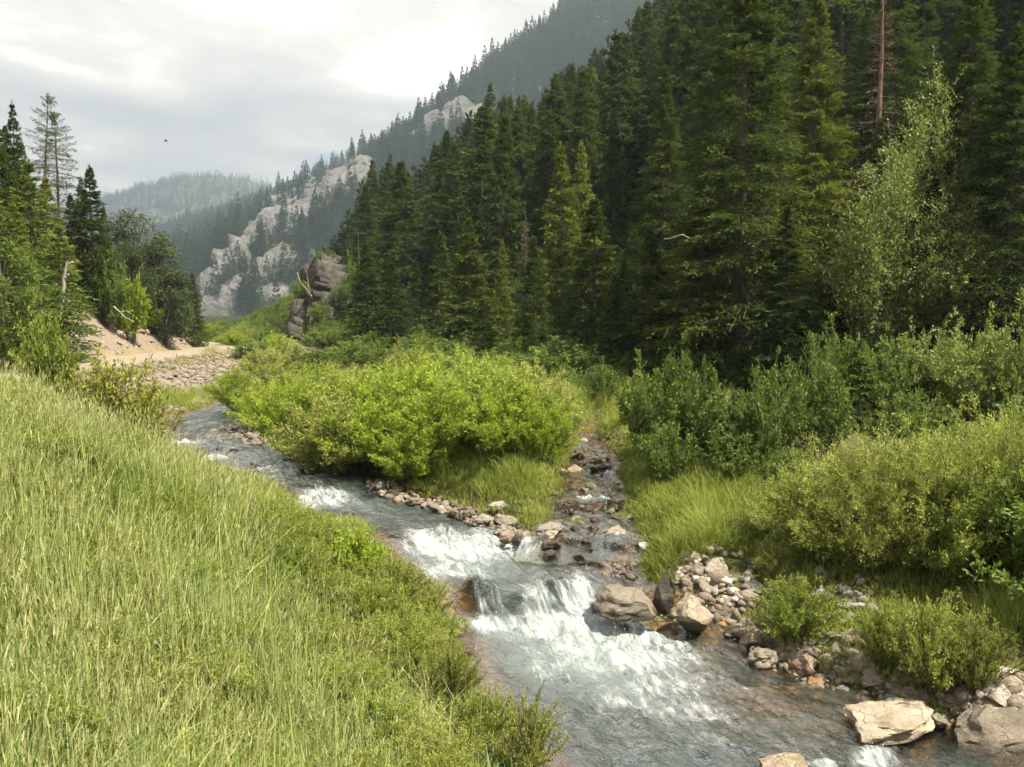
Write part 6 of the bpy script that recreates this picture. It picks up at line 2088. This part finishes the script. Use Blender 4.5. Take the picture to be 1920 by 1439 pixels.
rs = RS(1000)
P = left_bank_points(rs, 7600)
d0 = np.hypot(P[:, 0], P[:, 1])
hgt = 0.80 + 0.42 * fbm(P[:, 0] * 0.55, P[:, 1] * 0.55, 0, 3) + rs.normal(0, 0.10, len(P))
dmP = stream_query(MAIN, P[:, 0], P[:, 1])[0]
hgt = np.clip(hgt, 0.45, 1.25) * (0.45 + 0.55 * sstep(0.3, 3.0, dmP))
hgt = np.minimum(hgt, bank_cap(P, rs.uniform(-10, 16, len(P))) / 0.95)
P, hgt, d0 = P[hgt > 0.14], hgt[hgt > 0.14], d0[hgt > 0.14]
grass_mesh('meadow_grass', 'tall green meadow grass covering the near left bank', P, hgt * 0.66, 14, 1.0, 0.0135, 0.16, M['grass'], (0.05, 0.55), rs, ws=np.clip(d0 / 6.5, 0.85, 1.6), near=7.5)
P = left_bank_points(rs, 2600, dmin=0.8)
hgt = np.clip(0.82 + 0.25 * fbm(P[:, 0] * 0.5, P[:, 1] * 0.5, 4, 3) + rs.normal(0, 0.12, len(P)), 0.5, 1.2)
hgt = np.minimum(hgt * (0.40 + 0.60 * sstep(0.5, 3.0, stream_query(MAIN, P[:, 0], P[:, 1])[0])), bank_cap(P, rs.uniform(-5, 40, len(P))) / 1.0)
P, hgt = P[hgt > 0.3], hgt[hgt > 0.3]
scatter('seed_grass', 'stalks', P, np.stack([np.ones(len(P)), np.ones(len(P)), hgt], 1), rs, 'pale flowering grass stalks with seed heads on the left bank', 'grass', tilt=0.14)


M['grass_tall'] = leaf_mat('tall_pale_grass', (0.15, 0.22, 0.055), (0.32, 0.39, 0.12), (0.54, 0.57, 0.25), 0.42, 0.6, patch=(0.25, 0.40, 0.09), patch_scale=0.6)
P = left_bank_points(rs, 2100, dmin=0.5)
hgt = np.clip(0.98 + 0.30 * fbm(P[:, 0] * 0.55, P[:, 1] * 0.55, 7, 3) + rs.normal(0, 0.12, len(P)), 0.6, 1.35)
hgt = np.minimum(hgt * (0.5 + 0.5 * sstep(0.3, 2.6, stream_query(MAIN, P[:, 0], P[:, 1])[0])), bank_cap(P, np.where(rs.rand(len(P)) < 0.3, rs.uniform(10, 70, len(P)), rs.uniform(-5, 25, len(P)))) / 0.95)
P, hgt = P[hgt > 0.3], hgt[hgt > 0.3]
grass_mesh('tall_grass', 'tall pale upright grass rising above the near left meadow', P, hgt, 5, 1.0, 0.0105, 0.16, M['grass_tall'], (0.01, 0.24), rs, near=12)
P = left_bank_points(rs, 800, dmin=0.6)
hgt = np.clip(rs.normal(0.75, 0.2, len(P)), 0.3, 1.1)
hgt = np.minimum(hgt, bank_cap(P, 10) / 0.8)
P, hgt = P[hgt > 0.25], hgt[hgt > 0.25]
grass_mesh('straw_grass', 'dry straw-coloured grass mixed into the near left bank', P, hgt, 9, 0.85, 0.010, 0.16, M['grass_dry'], (0.05, 0.7), rs, near=0)
P = left_bank_points(rs, 190, dmin=0.8)
sz = np.minimum(rs.uniform(0.35, 0.8, len(P)), bank_cap(P, 0) / 0.8)
scatter('bank_weeds', 'weedy', P[sz > 0.25], sz[sz > 0.25], rs, 'low leafy weeds growing through the near meadow grass', 'weeds', 0.1)


def pixel_points(rs, n, box, fn=None, minwater=0.06):
    """points on the ground below a pixel region"""
    c = at_z(np.array([box[0], box[1], box[0], box[1]]), np.array([box[2], box[2], box[3], box[3]]), 1.0)
    corners = [hit(px, py) for px in (box[0], box[1]) for py in (box[2], box[3])]
    cx, cy_ = np.array([q[0] for q in corners]), np.array([q[1] for q in corners])
    out, tot, it = [], 0, 0
    while tot < n and it < 40:
        it += 1
        x, y = rs.uniform(cx.min(), cx.max(), 4 * n), rs.uniform(cy_.min(), cy_.max(), 4 * n)
        z = ground(x, y)
        px, py, _ = project(x, y, z)
        dm, _, _ = stream_query(MAIN, x, y)
        dc, _, _ = stream_query(CREEK, x, y)
        ok = (px > box[0]) & (px < box[1]) & (py > box[2]) & (py < box[3]) & (dm > minwater) & (dc > minwater)
        if fn is not None:
            ok &= fn(px, py)
        out.append(np.stack([x, y, z], 1)[ok])
        tot += ok.sum()
    return np.concatenate(out)[:n]


def patch(name, key, n, box, size, label, fn=None, seed=0, tilt=0.1, cat='grass', minwater=0.14, cap=False):
    r = RS(1100 + seed)
    P = pixel_points(r, n, box, fn, minwater)
    if cap:
        P = P[bank_cap(P) > 0.5 * size]
    if key in ('fresh', 'dry'):
        sz = np.clip(r.normal(size, 0.25 * size, len(P)), 0.3 * size, 2 * size)
        dw = np.minimum(stream_query(MAIN, P[:, 0], P[:, 1])[0], stream_query(CREEK, P[:, 0], P[:, 1])[0])
        sz = sz * (0.40 + 0.60 * sstep(0.1, 1.0, dw)) * (1 + 0.5 * fbm(P[:, 0] * 0.9, P[:, 1] * 0.9, 6.0, 2))
        grass_mesh(name, label, P, sz, 26, 0.38, 0.0095, 0.19, M['grass_' + key], (0.1, 0.8), r)
    elif len(P):
        scatter(name, key, P, np.clip(r.normal(size, 0.18 * size, len(P)), 0.3 * size, 2 * size), r, label, cat, tilt)


patch('island_grass', 'fresh', 1500, (640, 1060, 820, 1000), 1.0, 'fresh grass on the front of the willow island', seed=1)
patch('meadow_patch_grass', 'fresh', 1600, (1160, 1480, 870, 1075), 1.05, 'bright grass meadow between the side stream and the right willows', seed=2,
      fn=lambda x, y: ~pile_bump(x, y) & (y < np.interp(x, [1160, 1240, 1300, 1480], [1080, 1075, 1040, 1060])))
patch('side_stream_grass', 'fresh', 700, (1040, 1210, 745, 900), 1.15, 'long grass along the head of the side stream', seed=3)
patch('far_bank_grass', 'fresh', 420, (300, 470, 735, 800), 0.9, 'grass on the far bank below the riprap', seed=4)
patch('willow_foot_grass', 'fresh', 800, (1440, 2300, 1050, 1150), 0.5, 'shaded grass at the foot of the right willows', seed=5, fn=lambda x, y: (x > 1640) | (y < 1090))
patch('shore_grass', 'fresh', 420, (1390, 1800, 1150, 1340), 0.55, 'short bright grass among the right shore boulders', seed=6)
patch('sunlit_edge_grass', 'fresh', 160, (1860, 1925, 1120, 1200), 1.2, 'bright yellow-green grass clump at the right edge', seed=7)
patch('confluence_grass', 'fresh', 260, (1170, 1260, 1000, 1090), 0.6, 'short mossy grass on the spit of the confluence', seed=8)
patch('floor_grass', 'fresh', 700, (380, 1900, 660, 800), 1.3, 'grass on the shaded valley floor below the forest', seed=9)
patch('weed_cover', 'weedy', 150, (430, 900, 900, 1300), 0.55, 'low leafy weeds along the edge of the left bank', seed=10, cat='weeds', cap=True, fn=lambda x, y: np.abs(x - np.interp(y, [900, 980, 1150, 1300], [400, 480, 710, 800])) < 70)
patch('shore_moss', 'mossy', 380, (1380, 1760, 1190, 1340), 1.0, 'yellow-green moss on the wet right shore', seed=11, cat='moss', minwater=-0.12)
patch('confluence_moss', 'mossy', 300, (1020, 1240, 900, 1090), 1.0, 'moss on the banks of the side stream', seed=12, cat='moss', minwater=-0.10)


def slope_points(rs, n):
    k = rs.randint(0, len(RD), 6 * n)
    k = k[(RD[k, 1] > 8)]
    d = 3.0 + 22 * rs.rand(len(k)) ** 1.4
    x, y = RD[k, 0] - RD_T[k, 1] * d, RD[k, 1] + RD_T[k, 0] * d
    z = ground(x, y)
    ok = in_view(x, y, z, 40) & (fbm(x * 0.3, y * 0.3, 3.0, 2) > -0.5)
    return np.stack([x, y, z], 1)[ok][:n]


P = slope_points(rs, 2600)
grass_mesh('slope_grass', 'dry yellow grass on the left slope above the road', P, rs.uniform(0.6, 1.2, len(P)), 10, 0.40, 0.022, 0.20, M['grass_dry'], (0.1, 0.8), rs)
k = rs.randint(0, len(RD), 900)
k = k[(RD[k, 1] > 16)]
d = -rs.uniform(1.7, 2.4, len(k))
x, y = RD[k, 0] - RD_T[k, 1] * d, RD[k, 1] + RD_T[k, 0] * d
grass_mesh('roadside_grass', 'dry grass along the edge of the gravel road', np.stack([x, y, ground(x, y)], 1), rs.uniform(0.5, 0.9, len(k)), 16, 0.40, 0.016, 0.18, M['grass_dry'], (0.1, 0.8), rs)


proto_collection('understory', [DARK[0]['foliage'], DARK[1]['foliage']])
n_ = 900
a_, d_ = rs.uniform(-20, 80, n_), rs.uniform(-3.0, 26, n_)
x, y = A_P0[0] + A_T[0] * a_ + A_N[0] * d_, A_P0[1] + A_T[1] * a_ + A_N[1] * d_
z = ground(x, y)
ok = in_view(x, y, z, 30) & (y > 22) & (hill_a(x, y)[1] > -2.5)
scatter('forest_undergrowth', 'understory', np.stack([x, y, z], 1)[ok], rs.uniform(0.3, 0.7, ok.sum()), rs, 'dark leafy undergrowth between the trunks of the forested slope', 'undergrowth')


x, y = rs.uniform(5, 20, 500), rs.uniform(4, 26, 500)
z = ground(x, y)
pxx = project(x, y, z)[0]
ok = (pxx > 1990) & (pxx < 2900) & (stream_query(MAIN, x, y)[0] > 1.6)
scatter('bank_undergrowth', 'understory', np.stack([x, y, z], 1)[ok], rs.uniform(0.4, 0.9, ok.sum()), rs, 'leafy bushes growing on along the right bank', 'undergrowth')
# ------------------------------------------------------------------ spray of the white water
def spray():
    r = RS(33)
    X, Y, Z, foam = MAIN['grid']
    w = np.clip(foam - 0.55, 0, 1) ** 1.5
    w = w.ravel() / w.sum()
    n = 1100
    k = r.choice(len(w), n, p=w)
    P = np.stack([X.ravel()[k], Y.ravel()[k], Z.ravel()[k]], 1) + r.normal(0, 0.05, (n, 3))
    P[:, 2] += np.abs(r.normal(0, 0.055, n)) + 0.01
    D = unit(r.normal(size=(n, 3)))
    s = r.uniform(0.004, 0.011, n)
    tet = np.array([(1, 1, 1), (-1, -1, 1), (-1, 1, -1), (1, -1, -1)], float) * 0.5
    V = (P[:, None, :] + tet[None] * s[:, None, None] * r.uniform(0.6, 1.4, (n, 4, 1))).reshape(-1, 3)
    b = np.arange(n)[:, None] * 4
    F = np.concatenate([b + np.array(q) for q in ((0, 1, 2), (0, 3, 1), (0, 2, 3), (1, 3, 2))])
    m, t = new_mat('spray_drops')
    q = t.n('ShaderNodeBsdfPrincipled', {'Base Color': (0.85, 0.88, 0.88, 1), 'Roughness': 0.3})
    t.n('ShaderNodeOutputMaterial', {'Surface': q.outputs[0]})
    o = link('spray', mesh_np('spray', V, F, m))
    tag(o, 'white drops thrown up by the rapids', 'spray', kind='stuff')


spray()


# ------------------------------------------------------------------ smoky summer haze
HAZE_TOP = 380.0


def haze():
    lo, hi = np.array([-3100.0, -3100.0, -9.0]), np.array([3100.0, 3100.0, HAZE_TOP])
    c = np.array([(x, y, z) for z in (0, 1) for y in (0, 1) for x in (0, 1)], float)
    V = lo + c * (hi - lo)
    F = np.array([(0, 2, 3, 1), (4, 5, 7, 6), (0, 1, 5, 4), (2, 6, 7, 3), (0, 4, 6, 2), (1, 3, 7, 5)])
    m, t = new_mat('haze_air')
    m.cycles.homogeneous_volume = True
    v = t.n('ShaderNodeVolumePrincipled', {'Color': (0.39, 0.49, 0.60, 1), 'Density': HAZE_DENSITY, 'Anisotropy': 0.2})
    t.n('ShaderNodeOutputMaterial', {'Volume': v.outputs[0]})
    o = link('haze', mesh_np('haze', V, F, m))
    tag(o, 'thin smoky haze filling the valley', 'haze', kind='stuff')


if HAZE_DENSITY > 0:
    haze()
